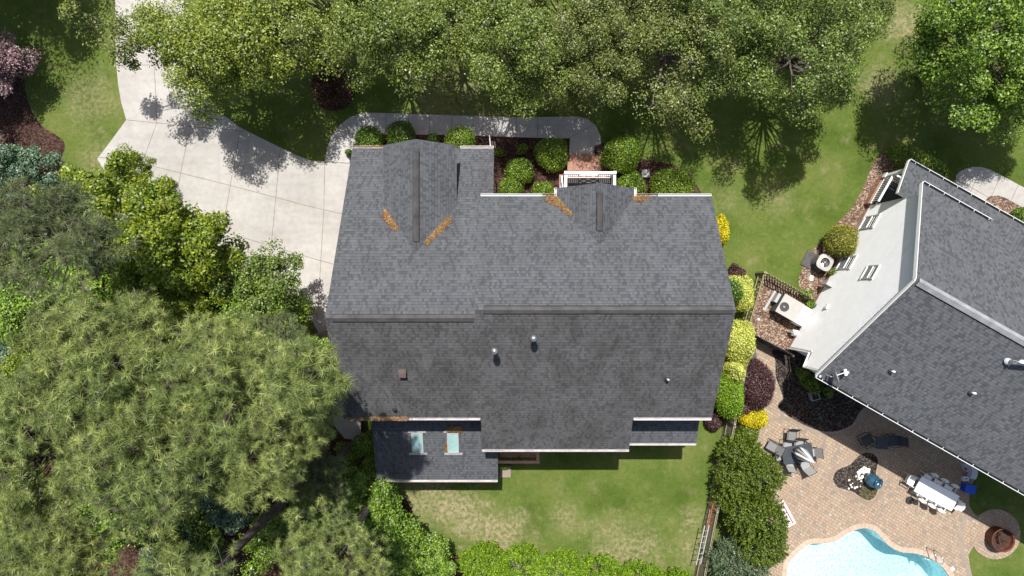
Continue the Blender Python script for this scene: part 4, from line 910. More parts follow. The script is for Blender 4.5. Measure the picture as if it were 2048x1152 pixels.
# top sheet with a round hole
hole = [cf + Vector((.245 * math.cos(2 * math.pi * k / nC), .245 * math.sin(2 * math.pi * k / nC), 0)) for k in range(nC)]
outer = [c - ux * .58 - uy * .52, c + ux * .58 - uy * .52, c + ux * .58 + uy * .52, c - ux * .58 + uy * .52]
tess(m, holed(outer, hole, .965)); m.add([at(q, .93) for q in outer] + [at(q, .965) for q in outer], [[i, (i + 1) % 4, 4 + (i + 1) % 4, 4 + i] for i in range(4)]); wb(m, 'top_panel', M['ac_beige'], a2)
fan(cf.x, cf.y, .97, .245, a2)
m = MB(); q = c + ux * .83; m.box((q.x, q.y, .52), (.5, .98, .8), rz=rzz); wb(m, 'duct_cover', M['siding'], a2)
m = MB(); q = c - ux * .80 + uy * .0; m.box((q.x, q.y, .05), (.12, 1.15, .1), rz=rzz); m.box(((c - ux * .68 + uy * .2).x, (c - ux * .68 + uy * .2).y, .35), (.16, .5, .5), rz=rzz); wb(m, 'side_frame', M['ac_grey'], a2)
m = MB(); q = P(1656, 568, .9); m.box((q.x, q.y, .9), (.22, .40, .55), rz=R(60)); m.box((q.x, q.y, 1.2), (.25, .43, .05), rz=R(60)); tag(wb(m, 'meter_box', M['ac_grey']), 'grey electric meter box mounted on the white siding', 'meter box')
hr = wthing('hose_reel', P(1583, 665), 'small white hose reel by the wall inside the slatted enclosure', 'hose reel')
c = P(1583, 664); m = MB(); m.tube([(c.x - .14, c.y, .4), (c.x + .14, c.y - .05, .4)], .17, 14); m.box((c.x, c.y, .64), (.3, .16, .05)); wb(m, 'drum', M['white'], hr)
m = MB(); 
for s in (-1, 1): m.bar((c.x + s * .18, c.y, 0), (c.x + s * .18, c.y, .6), .03, .14)
wb(m, 'stand', M['ac_grey'], hr)
m = MB(); c = P(1622.5, 556); m.slab([Vector((c.x + a, c.y + b, .03)) for a, b in ((-.1, -.13), (.09, -.15), (.1, .12), (-.08, .14))], .02); tag(wb(m, 'paper_sheet', M['white']), 'small white sheet lying on the wood chips below the air conditioner', 'sheet')
for (u, v, s) in ((1529, 618, 1.0), (1517, 639, .8)):
    c = P(u, v); m = MB(); m.lathe([(.09 * s, 0), (.1 * s, .03), (.06 * s, .07), (0, .08)], (c.x, c.y, 0), 7); tag(wb(m, 'white_rock', M['stone_w']), 'pale rock on the bark inside the enclosure, ' + ('nearer the beige air conditioner' if s == 1 else 'nearer the slatted fence'), 'rock', 'pale rocks in the enclosure')
bx_ = wthing('storage_box', P(1500, 700), 'brown plastic storage box half hidden behind the variegated shrub', 'storage box'); c = P(1496, 700, .8); m = MB(); m.box((c.x, c.y, .35), (.75, 1.15, .7), rz=R(8)); wb(m, 'body', M['bin'], bx_)
m = MB(); m.box((c.x, c.y, .73), (.82, 1.22, .06), rz=R(8)); wb(m, 'lid', M['bin'], bx_)

# ------------------------------------------------------------------ fences
def picket_fence(name, a, b, h, sp, wd, label, face, rails=(.3, .9), mat='fence_dark', lean=0.0):
    a = P(*a); b = P(*b); d = (b - a).normalized(); n = Vector((-d.y, d.x, 0)) * face; L_ = (b - a).length
    t = wthing(name, a, label, 'fence'); m = MB(); k = 0
    while k * sp < L_:
        q = a + d * k * sp + n * .03; hh = h + random.uniform(-.02, .02)
        m.add([q + Vector((0, 0, .04)), q + d * wd + Vector((0, 0, .04)), q + d * wd + Vector((0, 0, hh)), q + Vector((0, 0, hh))] + [p_ - n * .02 for p_ in (q + Vector((0, 0, .04)), q + d * wd + Vector((0, 0, .04)), q + d * wd + Vector((0, 0, hh)), q + Vector((0, 0, hh)))],
              [[0, 1, 2, 3], [7, 6, 5, 4], [0, 3, 7, 4], [1, 5, 6, 2], [3, 2, 6, 7]]); k += 1
    wb(m, 'boards', M[mat], t); m = MB()
    for z in rails: m.bar(a + Vector((0, 0, h * z)), b + Vector((0, 0, h * z)), .04, .09)
    wb(m, 'rail', M[mat], t)
    k = 0; np_ = max(1, round(L_ / 2.2))
    for k in range(np_ + 1):
        q = a + d * (L_ * k / np_) - n * .03; m = MB(); m.box((q.x, q.y, h / 2 + .02), (.09, .09, h + .04), rz=math.atan2(d.y, d.x)); wb(m, 'post', M[mat], t)
    return t
picket_fence('picket_fence', (1513, 546), (1483, 648), 1.25, .27, .17, 'short slatted wooden fence with wide gaps beside the variegated crescent shrub', 1)
picket_fence('picket_fence', (1515, 546), (1603, 594), 1.25, .16, .085, 'slatted wooden fence with narrow pickets along the lawn side of the enclosure', 1)
picket_fence('solid_fence', (1479, 660), (1566, 706), 1.35, .125, .12, 'dark solid fence closing the enclosure on the patio side', 1, mat='ac_dark')
picket_fence('board_fence', (1482, 668), (1383, 1170), 1.75, .145, .138, 'long weathered board fence along the edge of the back lawn', 1, mat='fence')
def ladder(name, a, b, mat, label, z=1.0, wd=.38, off=0.0, tilt=.16):
    a = P(*a, z); b = P(*b, z); d = (b - a).normalized(); n = Vector((-d.y, d.x, 0)); t = wthing(name, a, label, 'ladder')
    for s in (0, 1):
        m = MB(); o_ = Vector((0, 0, s * wd)) + n * s * tilt * -1; m.bar(a + o_, b + o_, .035, .075); wb(m, 'rail', M[mat], t)
    k = .25
    while k < (b - a).length - .1: m = MB(); m.tube([a + d * k, a + d * k + Vector((0, 0, wd)) - n * tilt], .017, 6); wb(m, 'rung', M[mat], t); k += .3
    return t
ladder('ladder', (1401, 1128), (1418, 1050), 'alu', 'long aluminium ladder hung sideways on the board fence', z=1.15, tilt=-.30, wd=.25)
ladder('ladder', (1423, 1055), (1434, 1005), 'orange', 'orange fibreglass ladder hung sideways on the board fence above the aluminium one', z=1.15, tilt=-.28, wd=.25)

# ------------------------------------------------------------------ patio furniture
def sling_chair(x, y, rz, label, group, fab='grey_fabric', frame='black', z=0.034):
    t = empty('patio_chair', (x, y, z), rz, label, 'chair', group)
    m = MB(); m.slab([(-.23, -.22, .42), (.23, -.22, .42), (.23, .24, .40), (-.23, .24, .40)], .015); m.build('seat', M[fab], t)
    m = MB(); m.add([(-.23, -.22, .42), (.23, -.22, .42), (.22, -.42, .92), (-.22, -.42, .92), (-.23, -.235, .42), (.23, -.235, .42), (.22, -.435, .92), (-.22, -.435, .92)], [[0, 1, 2, 3], [7, 6, 5, 4], [3, 2, 6, 7]]); m.build('backrest', M[fab], t)
    m = MB()
    for s in (-1, 1):
        m.tube([(s * .25, -.44, .94), (s * .25, -.22, .42), (s * .25, .26, .40)], .015, 6); m.tube([(s * .28, -.30, .64), (s * .29, .0, .66), (s * .28, .24, .63), (s * .27, .30, .35), (s * .26, .22, .02), (s * .26, -.26, .02)], .015, 6)
    m.tube([(-.25, -.44, .94), (.25, -.44, .94)], .015, 6); m.tube([(-.25, .26, .40), (.25, .26, .40)], .015, 6); m.tube([(-.26, -.26, .02), (.26, -.26, .02)], .015, 6)
    m.build('frame', M[frame], t); return t
G1 = 'sling chairs around the dark dining table'
def tc(u, v, z=.5): p = P(u, v, z); return p.x, p.y
tA, tB, tC, tD = [P(u, v, .74) for u, v in ((1562, 895.8), (1623, 885.6), (1627.7, 920), (1568, 929))]
dt = wthing('dining_table', (tA + tC) / 2 * Vector((1, 1, 0)), 'dark slate-topped dining table on the sunny paver patio', 'table')
m = MB(); m.slab([tA, tB, tC, tD], .03); wb(m, 'tabletop', M['slate'], dt); cen = (tA + tB + tC + tD) / 4
for q in (tA, tB, tC, tD):
    e = q.lerp(cen, .1); m = MB(); m.tube([(e.x, e.y, .71), (e.x, e.y, .03)], .025, 8); wb(m, 'leg', M['black'], dt)
for (u, v, rz, f, lb) in ((1584, 872, 175, 'grey_fabric', 'sling chair pulled back from the far side of the dark dining table, black frame showing'), (1545, 893, 60, 'grey_fabric', 'sling chair turned askew at the upper left corner of the dark dining table'),
                       (1562, 912, -82, 'lite_fabric', 'sling chair pushed under the left end of the dark dining table'), (1575, 894, 172, 'lite_fabric', 'sling chair tucked under the far edge of the dark table, at its left half'),
                       (1598, 890, 172, 'lite_fabric', 'sling chair tucked under the far edge of the dark table, at its right half'), (1582, 924, -12, 'lite_fabric', 'sling chair at the near left corner of the dark dining table'),
                       (1610, 929, 28, 'lite_fabric', 'sling chair angled away at the near right corner of the dark dining table'), (1621, 905, 95, 'lite_fabric', 'sling chair pushed under the right end of the dark table beside the folded parasol')):
    x, y = tc(u, v); sling_chair(x, y, R(rz), lb, G1, f)
um = wthing('folded_parasol', P(1612, 905, .8), 'folded grey and white parasol standing in the dark dining table', 'parasol')
a = Vector((*((tA + tC) / 2).xy, .76)) + Vector((-.05, .1, 0)); b = a + Vector((.10, -.08, 1.75))
m = MB(); m.tube([Vector((a.x, a.y, .05)), b], .022, 8); wb(m, 'pole', M['ac_grey'], um)
m = MB()
for k in range(8):
    t_ = k * math.pi / 4; o_ = Vector((math.cos(t_), math.sin(t_), 0)); foot = a + o_ * .27 + Vector((.02, .06, .22)); m.tube([b, b.lerp(foot, .35) + o_ * .045, b.lerp(foot, .75) + o_ * .05, foot], [.03, .07, .075, .045], 7, mi=k % 2)
wb(m, 'canopy', [M['cloth'], M['ac_grey']], um, True)
# shaded set
sq = P(1765, 886, .7); st = wthing('side_table', (sq.x, sq.y, 0), 'square dark patio table in the shade of the angled house', 'table'); m = MB(); m.box((sq.x, sq.y, .70), (.62, .62, .03), rz=R(-4)); wb(m, 'tabletop', M['slate'], st)
for sx in (-1, 1):
    for sy in (-1, 1): m = MB(); m.tube([(sq.x + sx * .27, sq.y + sy * .27, .7), (sq.x + sx * .27, sq.y + sy * .27, .03)], .02, 6); wb(m, 'leg', M['black'], st)
x, y = tc(1736, 881); sling_chair(x, y, R(-62), 'dark sling chair in the shade to the left of the square table', 'sling chairs at the shaded table', 'slate'); x, y = tc(1789, 882); sling_chair(x, y, R(92), 'dark sling chair in the shade to the right of the square table', 'sling chairs at the shaded table', 'slate')
# white table and white chairs
wA, wB, wC, wD = [P(u, v, .75) for u, v in ((1844, 953), (1919.6, 993), (1903, 1022), (1828.2, 982))]
wt = wthing('long_table', ((wA + wC) / 2) * Vector((1, 1, 0)), 'long table under a white cloth with a grey-shaded far edge', 'table'); m = MB(); m.slab([wA, wB, wC, wD], .05); wb(m, 'tabletop', M['cloth'], wt)
cen = (wA + wC) / 2; ex = (wB - wA).normalized(); ey = (wA - wD).normalized(); hx = (wB - wA).length / 2; hy = (wA - wD).length / 2
for sx in (-1, 1):
    for sy in (-1, 1): e = cen + ex * sx * (hx - .12) + ey * sy * (hy - .1); m = MB(); m.tube([(e.x, e.y, .7), (e.x, e.y, .03)], .02, 6); wb(m, 'leg', M['ac_grey'], wt)
m = MB(); m.add([wA, wB, wB - Vector((0, 0, .25)) + ey * .06, wA - Vector((0, 0, .25)) + ey * .06], [[0, 1, 2, 3]]); m.add([wD, wC, wC - Vector((0, 0, .22)) - ey * .04, wD - Vector((0, 0, .22)) - ey * .04], [[0, 1, 2, 3]]); wb(m, 'cloth_hem', M['cloth'], wt)
def plastic_chair(p, rz, label):
    t = empty('plastic_chair', (p.x, p.y, .034), rz, label, 'chair', 'white chairs around the long table')
    m = MB(); m.slab([(-.22, -.22, .44), (.22, -.22, .44), (.24, .22, .44), (-.24, .22, .44)], .03); m.build('seat', M['white'], t)
    m = MB(); pts = []
    for k in range(7): s_ = -1 + k / 3; pts.append((s_ * .23, -.24 - .07 * (1 - s_ * s_)))
    m.add([(x_, y_, .44) for x_, y_ in pts] + [(x_ * 1.02, y_ - .10, .88 - abs(x_) * .15) for x_, y_ in pts] + [(x_ * 1.02, y_ - .13, .88 - abs(x_) * .15) for x_, y_ in pts], [[k, k + 1, 8 + k, 7 + k] for k in range(6)] + [[7 + k, 8 + k, 15 + k, 14 + k] for k in range(6)]); m.build('backrest', M['white'], t)
    for sx in (-1, 1):
        m = MB(); m.tube([(sx * .25, -.28, .66), (sx * .27, .18, .64), (sx * .25, .2, .42)], .02, 6); m.build('armrest', M['white'], t)
        for sy in (-1, 1): m = MB(); m.tube([(sx * .2, sy * .2, .44), (sx * .24, sy * .25, 0)], .02, 6); m.build('leg', M['white'], t)
    return t
ang = math.atan2(ex.y, ex.x)
nm = ('nearest the grill end', 'in the middle', 'nearest the blue cooler')
for k in range(3):
    plastic_chair(cen + ex * (-.62 + k * .6) + ey * (hy + .02), ang + math.pi, 'white chair on the shaded far side of the long white table, ' + ('at its left end', 'in the middle', 'nearest the blue cooler')[k])
    plastic_chair(cen + ex * (-.55 + k * .55) - ey * (hy - .12), ang, 'white chair on the pool side of the long white table, ' + ('at its left end', 'in the middle', 'at its right end')[k])
plastic_chair(cen - ex * (hx + .22), ang - math.pi / 2, 'white chair at the left head of the long white table'); plastic_chair(cen + ex * (hx - .02), ang + math.pi / 2, 'white chair at the right head of the long white table')
c = P(1818, 1000); m = MB(); m.lathe([(.20, .03), (.21, .07), (.19, .10), (.06, .12), (.045, .3), (.03, .31)], (c.x, c.y, 0.01), 24); tag(wb(m, 'parasol_base', M['rubber']), 'round dark parasol base left alone near the long white table', 'parasol base')
# blue cooler, lavender bench, tray
cl = wthing('cooler', P(1940, 978), 'bright blue lidded cooler at the edge of the patio and grass', 'cooler'); c = P(1940, 978, .4); m = MB(); m.box((c.x, c.y, .2), (.50, .40, .38), rz=R(-12)); wb(m, 'body', M['blue_plastic'], cl); m = MB(); m.box((c.x, c.y, .42), (.55, .45, .07), rz=R(-12)); wb(m, 'lid', M['blue_plastic'], cl)
be = wthing('slide_seat', P(1935, 940), 'curved pale lavender plastic play seat under the gutter of the angled house', 'play seat')
q = catmull([P(u, v) for u, v in ((1920, 925), (1932, 925), (1943, 930), (1947, 942), (1943, 955), (1936, 953), (1935, 942), (1925, 940))], 4); m = MB(); m.prism([(p.x, p.y) for p in q], .04, .34); wb(m, 'seat', M['lav'], be)
q = catmull([P(u, v, .6) for u, v in ((1938, 926), (1945, 929), (1949, 942), (1944, 956), (1941, 956), (1945, 942), (1942, 931))], 3); m = MB(); m.prism([(p.x, p.y) for p in q], .3, .62); wb(m, 'backrest', M['lav'], be)
c = P(1926, 955); tb = wthing('toy_box', c, 'small white box with a dark mark in front of the lavender play seat', 'box'); m = MB(); m.box((c.x, c.y, .14), (.28, .22, .22), rz=R(3)); wb(m, 'body', M['white'], tb); m = MB(); m.box((c.x, c.y, .255), (.14, .05, .01), rz=R(3)); wb(m, 'mark', M['slate'], tb)
c = P(1931, 938, .36); m = MB(); m.lathe([(.06, .34), (.07, .40), (.05, .44), (0, .45)], (c.x, c.y, 0.0), 10); tag(wb(m, 'red_toy', M['red']), 'small red toy lying on the lavender play seat', 'toy')
c = P(1903, 1137); m = MB(); m.prism([(c.x - .13, c.y), (c.x, c.y + .14), (c.x + .14, c.y), (c.x, c.y - .13)], .05, .075); tag(wb(m, 'skimmer_lid', M['white']), 'square white skimmer lid beside the pool coping', 'skimmer lid')
# fountain pot with stones
ft = wthing('ceramic_fountain', P(1735, 957), 'glazed blue ceramic pot lying tilted in the small mulch island', 'pot'); c = P(1733, 955); m = MB(); m.M = Matrix.Translation((c.x, c.y, .05)) @ Matrix.Rotation(R(22), 4, 'Y') @ Matrix.Rotation(R(10), 4, 'X')
m.lathe([(.18, 0), (.30, .12), (.37, .30), (.34, .50), (.26, .62), (.24, .66), (.29, .70), (.29, .74), (.24, .75), (.20, .70), (.18, .56), (0, .54)], (0, 0, 0), 32); wb(m, 'jar', M['blue_glaze'], ft, True)
for k in range(90):
    t_ = random.uniform(1.3, 3.6); r_ = random.uniform(.25, .62); u0 = P(1733, 955); x = u0.x + r_ * math.cos(t_) * 1.0 + .02; y = u0.y + r_ * math.sin(t_) * .8 + .08
    if k >= 78: x = P(1706, 958).x + random.uniform(-.3, .5); y = P(1706, 968).y + random.uniform(-.4, .3)
    s = random.uniform(.03, .07); m = MB(); rings = [[(x + s * f * (1 + .25 * random.uniform(-1, 1)) * math.cos(i * 1.047), y + s * f * (1 + .25 * random.uniform(-1, 1)) * math.sin(i * 1.047), .046 + zz_ * s) for i in range(6)] for f, zz_ in ((.8, 0), (1, .4), (.5, .9))]
    loft(m, rings); tag(wb(m, 'pebble', M['stone_w']), 'pale river pebble scattered round the blue pot in the mulch island', 'pebble', 'pale pebbles around the blue pot')
# fire pit
fp = wthing('fire_pit', P(1992, 1073), 'round rusty steel fire pit bowl holding ash and charred logs', 'fire pit'); c = P(1989, 1072); m = MB()
m.lathe([(.50, .06), (.56, .10), (.585, .62), (.61, .64), (.61, .66), (.55, .66), (.54, .60), (.52, .30), (0, .28)], (c.x, c.y, 0), 40); wb(m, 'bowl', M['rust'], fp, True)
m = MB()
for k in range(14):
    a_ = random.uniform(0, 3.14); r_ = random.uniform(0, .28); t_ = random.uniform(0, 6.28); q = Vector((c.x + r_ * math.cos(t_), c.y + r_ * math.sin(t_), .36 + .02 * k * .6)); d = Vector((math.cos(a_), math.sin(a_), .05)) * random.uniform(.1, .22); m.tube([q - d, q + d], .03, 6, mi=k % 2)
wb(m, 'logs', [M['ash'], M['rust']], fp)
m = MB(); m.lathe([(.53, .30), (.53, .315), (0, .34)], (c.x, c.y, 0), 20); wb(m, 'ash_bed', M['ash'], fp)
# loungers by the conifers
lg = wthing('lounger', P(1580, 1030), 'folded white lounger with red and yellow striped webbing against the dark cypress', 'lounger'); a = P(1566, 1002, .3); b = P(1590, 1046, .3); d = (b - a).normalized(); n = Vector((-d.y, d.x, 0))
m = MB()
for s in (-.02, .26, .50): m.bar(a - n * s + d * .1, b - n * s * 1.0, .055, .06)
m.bar(a + n * .05, a - n * .5, .05, .06); m.bar(b + n * .05, b - n * .5, .05, .06); wb(m, 'frame', M['white'], lg)
for k, (mt, s) in enumerate((('white', .04), ('red', .10), ('cloth', .16), ('lav', .22), ('cloth', .30), ('yellow', .36), ('cloth', .43))):
    m = MB(); m.bar(a - n * s + d * .15 + Vector((0, 0, .02)), b - n * s - d * .05 + Vector((0, 0, .02)), .05, .02); wb(m, 'strap', M[mt], lg)
for s in (0, 1):
    m = MB(); q = a.lerp(b, .15 + .7 * s); m.bar(q - Vector((0, 0, .28)), q, .04, .04); wb(m, 'leg', M['white'], lg)
# hose, stone lantern and stray ball in the dark bed
ho = catmull([P(u, v, .07) for u, v in ((1612, 796), (1598, 793), (1590, 805), (1583, 820), (1584, 831), (1600, 832), (1612, 824), (1625, 824))], 6, False); m = MB(); m.tube(ho, .012, 6); tag(wb(m, 'garden_hose', M['hose']), 'thin red garden hose looped over the dark mulch of the planting bed', 'hose')
c = P(1624, 790); pd = wthing('stone_planter', c, 'square grey stone planter in the shaded planting bed', 'planter'); m = MB(); m.box((c.x, c.y, .22), (.44, .44, .36), rz=R(15)); wb(m, 'body', M['ac_grey'], pd); m = MB(); m.box((c.x, c.y, .405), (.36, .36, .015), rz=R(15)); wb(m, 'soil', M['black_mulch'], pd)
gb = wthing('garden_bench', P(592, 888), 'dark green slatted bench half hidden under the pines', 'bench'); c = P(592, 888, .45); m = MB()
for k in range(6): m.box((c.x, c.y - .3 + k * .11, .45), (1.1, .07, .03), rz=R(-25))
wb(m, 'seat', M['greenmetal'], gb); m = MB()
for sx in (-.45, .45): m.box((c.x + sx, c.y - sx * .4, .22), (.05, .5, .44), rz=R(-25))
wb(m, 'legs', M['greenmetal'], gb)

# ------------------------------------------------------------------ trees
def at_px(u, v, z): p = P(u, v, z); return p.x, p.y
def tree(meshes, u, v, zc, s, label, cat='tree', group=None, name='broadleaf_tree', rz=None, parts=('crown', 'trunk'), lean=None):
    x, y = at_px(u, v, zc * s); rz = random.uniform(0, 6.28) if rz is None else rz
    if lean:
        lx, ly = lean; t = plant(name, meshes, x - lx, y - ly, 0, s, label, cat, group, parts); a = math.atan(math.hypot(lx, ly) / (zc * s))
        t.rotation_euler = (Matrix.Rotation(a, 3, Vector((-ly, lx, 0))) @ Matrix.Rotation(rz, 3, 'Z')).to_euler(); return t
    return plant(name, meshes, x, y, rz, s, label, cat, group, parts)
G = 'shade trees in a row across the front lawn'
oak = [broadleaf('oak_a', L['oak'], 2.75, 2.6, 5.2, 60, .78, 430, .105), broadleaf('oak_b', L['oak'], 2.6, 2.7, 5.2, 56, .78, 430, .105)]
lime = broadleaf('maple_a', L['lime'], 2.5, 2.5, 5.2, 56, .76, 450, .115); olive = [broadleaf('olive_a', L['olive'], 2.7, 2.5, 5.2, 60, .70, 430, .098), broadleaf('olive_b', L['olive'], 2.5, 2.7, 5.2, 58, .70, 430, .098)]
deep = broadleaf('deep_a', L['deep'], 2.8, 2.7, 5.2, 68, .74, 500, .105)
sparse = broadleaf('sparse_a', L['olive'], 1.9, 1.4, 4.8, 22, .55, 190, .125, tr=.07)
for (ms, u, v, s, lb) in ((lime, 420, 95, .92, 'yellow-green shade tree nearest the driveway at the top of the view'), (lime, 540, 60, 1.0, 'yellow-green shade tree second from the driveway'), (oak[0], 655, 15, .95, 'green shade tree above the dark red mulch ring'),
                       (oak[1], 780, 55, .95, 'green shade tree above the left end of the curved walkway'), (oak[0], 900, 20, .9, 'green shade tree behind the gap where bare lawn shows'), (oak[1], 1020, 105, .95, 'green shade tree directly above the middle of the walkway'),
                       (olive[0], 1130, 30, .95, 'olive shade tree at the top edge above the end of the walkway'), (olive[1], 1178, 112, .82, 'smaller olive shade tree just above the walkway bend'), (olive[0], 1342, 105, .97, 'broad olive-brown shade tree above the largest round shrub'),
                       (olive[1], 1265, 10, .9, 'olive-brown shade tree at the top edge, right of the middle'), (deep, 1430, 20, .95, 'dark green shade tree at the top edge between olive and green crowns'),
                       (deep, 1600, 105, 1.0, 'dark green tree casting a long shadow on the lawn between the houses'), (deep, 1685, 5, .72, 'dark green tree at the top edge beside the dry grass strip')):
    tree(ms, u, v, 5.2, s, lb, group=G)
tree(sparse, 285, 75, 4.8, 1.0, 'thin-leaved grey-green tree reaching over the top of the driveway')
brt = broadleaf('bright_a', L['bright'], 3.3, 3.2, 5.6, 84, .82, 560, .12)
tree(brt, 1985, 70, 5.6, 1.0, 'large bright green tree at the upper right corner')
tree(brt, 2040, 165, 5.6, .68, 'bright green tree at the right edge above the side walkway')
tree(deep, -430, -300, 5.2, 1.6, 'tree beyond the upper left corner that shades the lawn')
tree(deep, -190, 60, 5.2, .8, 'tree just beyond the left edge whose shade covers the plum bed')
tree(oak[0], -95, -175, 5.2, 1.1, 'tree just beyond the top edge at the left, shading the lawn beside the plum')
plum = broadleaf('plum_a', L['plum'], 1.5, 1.3, 2.6, 40, .5, 420, .10, tr=.08); tree(plum, -12, 130, 2.6, .85, 'purple-leaved plum tree at the left edge', name='plum_tree')
jm_ = broadleaf('jmap_a', L['jmaple'], .85, .5, 1.1, 26, .34, 300, .07, tr=.04); tree(jm_, 664, 176, 1.1, 1.0, 'small dark red maple on the mulch ring under the shade trees', name='red_maple')
# bare twiggy branches at the left edge
bt = wthing('bare_tree', P(20, 270, 0), 'leafless tree with pale bleached twigs at the left edge', 'tree'); m = MB(); root = P(-25, 268, 0)
def twig(a, d, L_, r, dep):
    if dep == 0 or L_ < .08: return
    b = a + d * L_; mid = a.lerp(b, .5) + Vector((random.uniform(-1, 1), random.uniform(-1, 1), random.uniform(-.5, .5))) * L_ * .1
    m.tube([a, mid, b], [r, r * .8, r * .6], 5, cap=False)
    for k in range(random.choice((2, 3, 3))):
        dd = (d + Vector((random.uniform(-.8, .8), random.uniform(-.8, .8), random.uniform(-.3, .4)))).normalized(); twig(a.lerp(b, random.uniform(.55, 1)), dd, L_ * random.uniform(.55, .8), r * .55, dep - 1)
m.tube([root, root + Vector((.5, 0, 1.5))], [.09, .07], 7)
for dx, dy in ((1, .1), (.8, .7), (.9, -.5), (.6, .3), (1, .35)): twig(root + Vector((.5, 0, 1.5)), Vector((dx, dy, .45)).normalized(), 1.0, .05, 5)
wb(m, 'branches', M['twig'], bt)
# left-hand wood
gum = [broadleaf('gum_a', L['gum'], 2.2, 2.5, 6.0, 70, .55, 320, .14, .18, tr=.12), broadleaf('gum_b', L['gum'], 2.0, 2.3, 6.0, 52, .52, 300, .14, .2, tr=.12)]
tree(gum[0], 345, 490, 6.0, 1.0, 'yellow-green sweetgum leaning over the edge of the driveway', lean=(3.2, 0)); tree(gum[1], 205, 395, 6.0, .95, 'loose yellow-green sweetgum at the driveway corner', lean=(3.0, 0.3))
tree(gum[1], 262, 350, 6.0, .5, 'thin upright sweetgum sapling whose twigs overlap the driveway', lean=(1.6, 0.2)); tree(gum[0], 330, 600, 6.0, .8, 'yellow-green tree low among the pines, below the leaning sweetgum', lean=(1.5, 0.5))
tree(gum[0], 395, 555, 6.0, .75, 'yellow-green tree filling the corner between the sweetgum and the dark driveway tree', lean=(1.8, 0.8)); tree(brs0 := broadleaf('bright_c', L['bright'], 1.8, 1.8, 4.6, 52, .6, 330, .13, tr=.1), 300, 440, 4.6, .9, 'fresh green tree between the two yellow-green sweetgums', lean=(1.5, .3)); tree(brs0, 440, 640, 4.6, .9, 'fresh green tree in front of the upper edge of the pines', lean=(1.0, .5))
tree(brs0, 230, 560, 4.6, 1.0, 'fresh green tree between the dull pine and the yellow-green sweetgum')
ash = broadleaf('ash_a', L['deep'], 1.7, 1.8, 5.2, 32, .5, 260, .12, .24, tr=.1); tree(ash, 535, 555, 5.2, 1.0, 'dark small-leaved tree reaching over the driveway beside the house', lean=(2.4, 1.6))
brs = broadleaf('bright_b', L['bright'], 1.5, 1.9, 5.0, 46, .55, 430, .12, tr=.1); tree(brs, 560, 650, 5.0, .9, 'fresh green tree at the foot of the driveway near the house', lean=(2.4, 1.0)); tree(brs, 622, 725, 5.0, .75, 'fresh green tree pressed against the side of the house')
tree(brs, 500, 600, 5.0, .8, 'small fresh green tree between the dark driveway tree and the pines', lean=(1.5, .5))
blu = broadleaf('blue_a', L['blue'], 1.35, .9, 1.9, 40, .45, 420, .10, tr=.05); tree(blu, 40, 352, 1.9, 1.1, 'blue-green bush below the bare twigs at the left edge', 'bush', name='bush')
tree(brs, 30, 620, 5.0, 1.0, 'fresh green tree at the left edge below the dull pine'); tree(blu, 20, 735, 1.9, 1.2, 'dark green bush at the left edge among the pines', 'bush', name='bush'); tree(gum[1], 95, 690, 6.0, .7, 'yellow-green young tree low at the left between the pines')
tree(brs, 120, 560, 5.0, .9, 'fresh green tree seen through the dull pine'); tree(deep, 60, 480, 5.2, .6, 'dark green tree behind the dull pine at the left edge')
pA = pine('pine_a', L['pine'], 2.5, 2.1, 13.0, 125, .62, 13); pB = pine('pine_b', L['pine'], 2.2, 2.3, 13.0, 115, .62, 13); pC = pine('pine_c', L['pine_dull'], 2.1, 1.6, 12.0, 66, .55, 13)
GP = 'tall pines crowding the left side of the house'
for (ms, u, v, zc, s, lb) in ((pA, 215, 730, 13, 1.0, 'tall pine with fine yellow-green needles, uppermost of the big pines at the left'), (pB, 455, 745, 13, .95, 'tall pine whose crown reaches the side wall below the driveway'), (pA, 70, 900, 13, 1.0, 'tall pine at the left edge below the middle'),
                           (pB, 285, 900, 13, 1.0, 'tall pine in the middle of the pine crowns'), (pA, 500, 875, 13, .9, 'tall pine left of the sunroom roof'), (pC, 100, 470, 12, 1.0, 'dull green pine with bare limbs at the left edge'),
                           (pB, 110, 1130, 13, .95, 'tall pine at the lower left corner'), (pB, 590, 800, 13, .8, 'pine whose needles overhang the left side of the dark roof'), (pA, 670, 1118, 13, .75, 'pine at the bottom edge left of the back lawn'), (pC, 640, 950, 12, .6, 'small pine crown just left of the sunroom'), (pC, 560, 690, 12, .6, 'small pine crown mixed with the fresh green tree by the house')):
    tree(ms, u, v, zc, s, lb, group=GP, name='pine_tree', lean=(3.6, 0.0) if 'dull green' in lb else None)
pE = pine('pine_e', L['pine'], 1.0, 1.2, 15.5, 46, .5, 12, tr=.2, lean=(2.2, 1.5)); plant('pine_tree', pE, -8.55, -4.2, 0, 1.0, 'tall pine leaning over the left roof edge, its shadow falling on the sunroom', 'tree', GP)
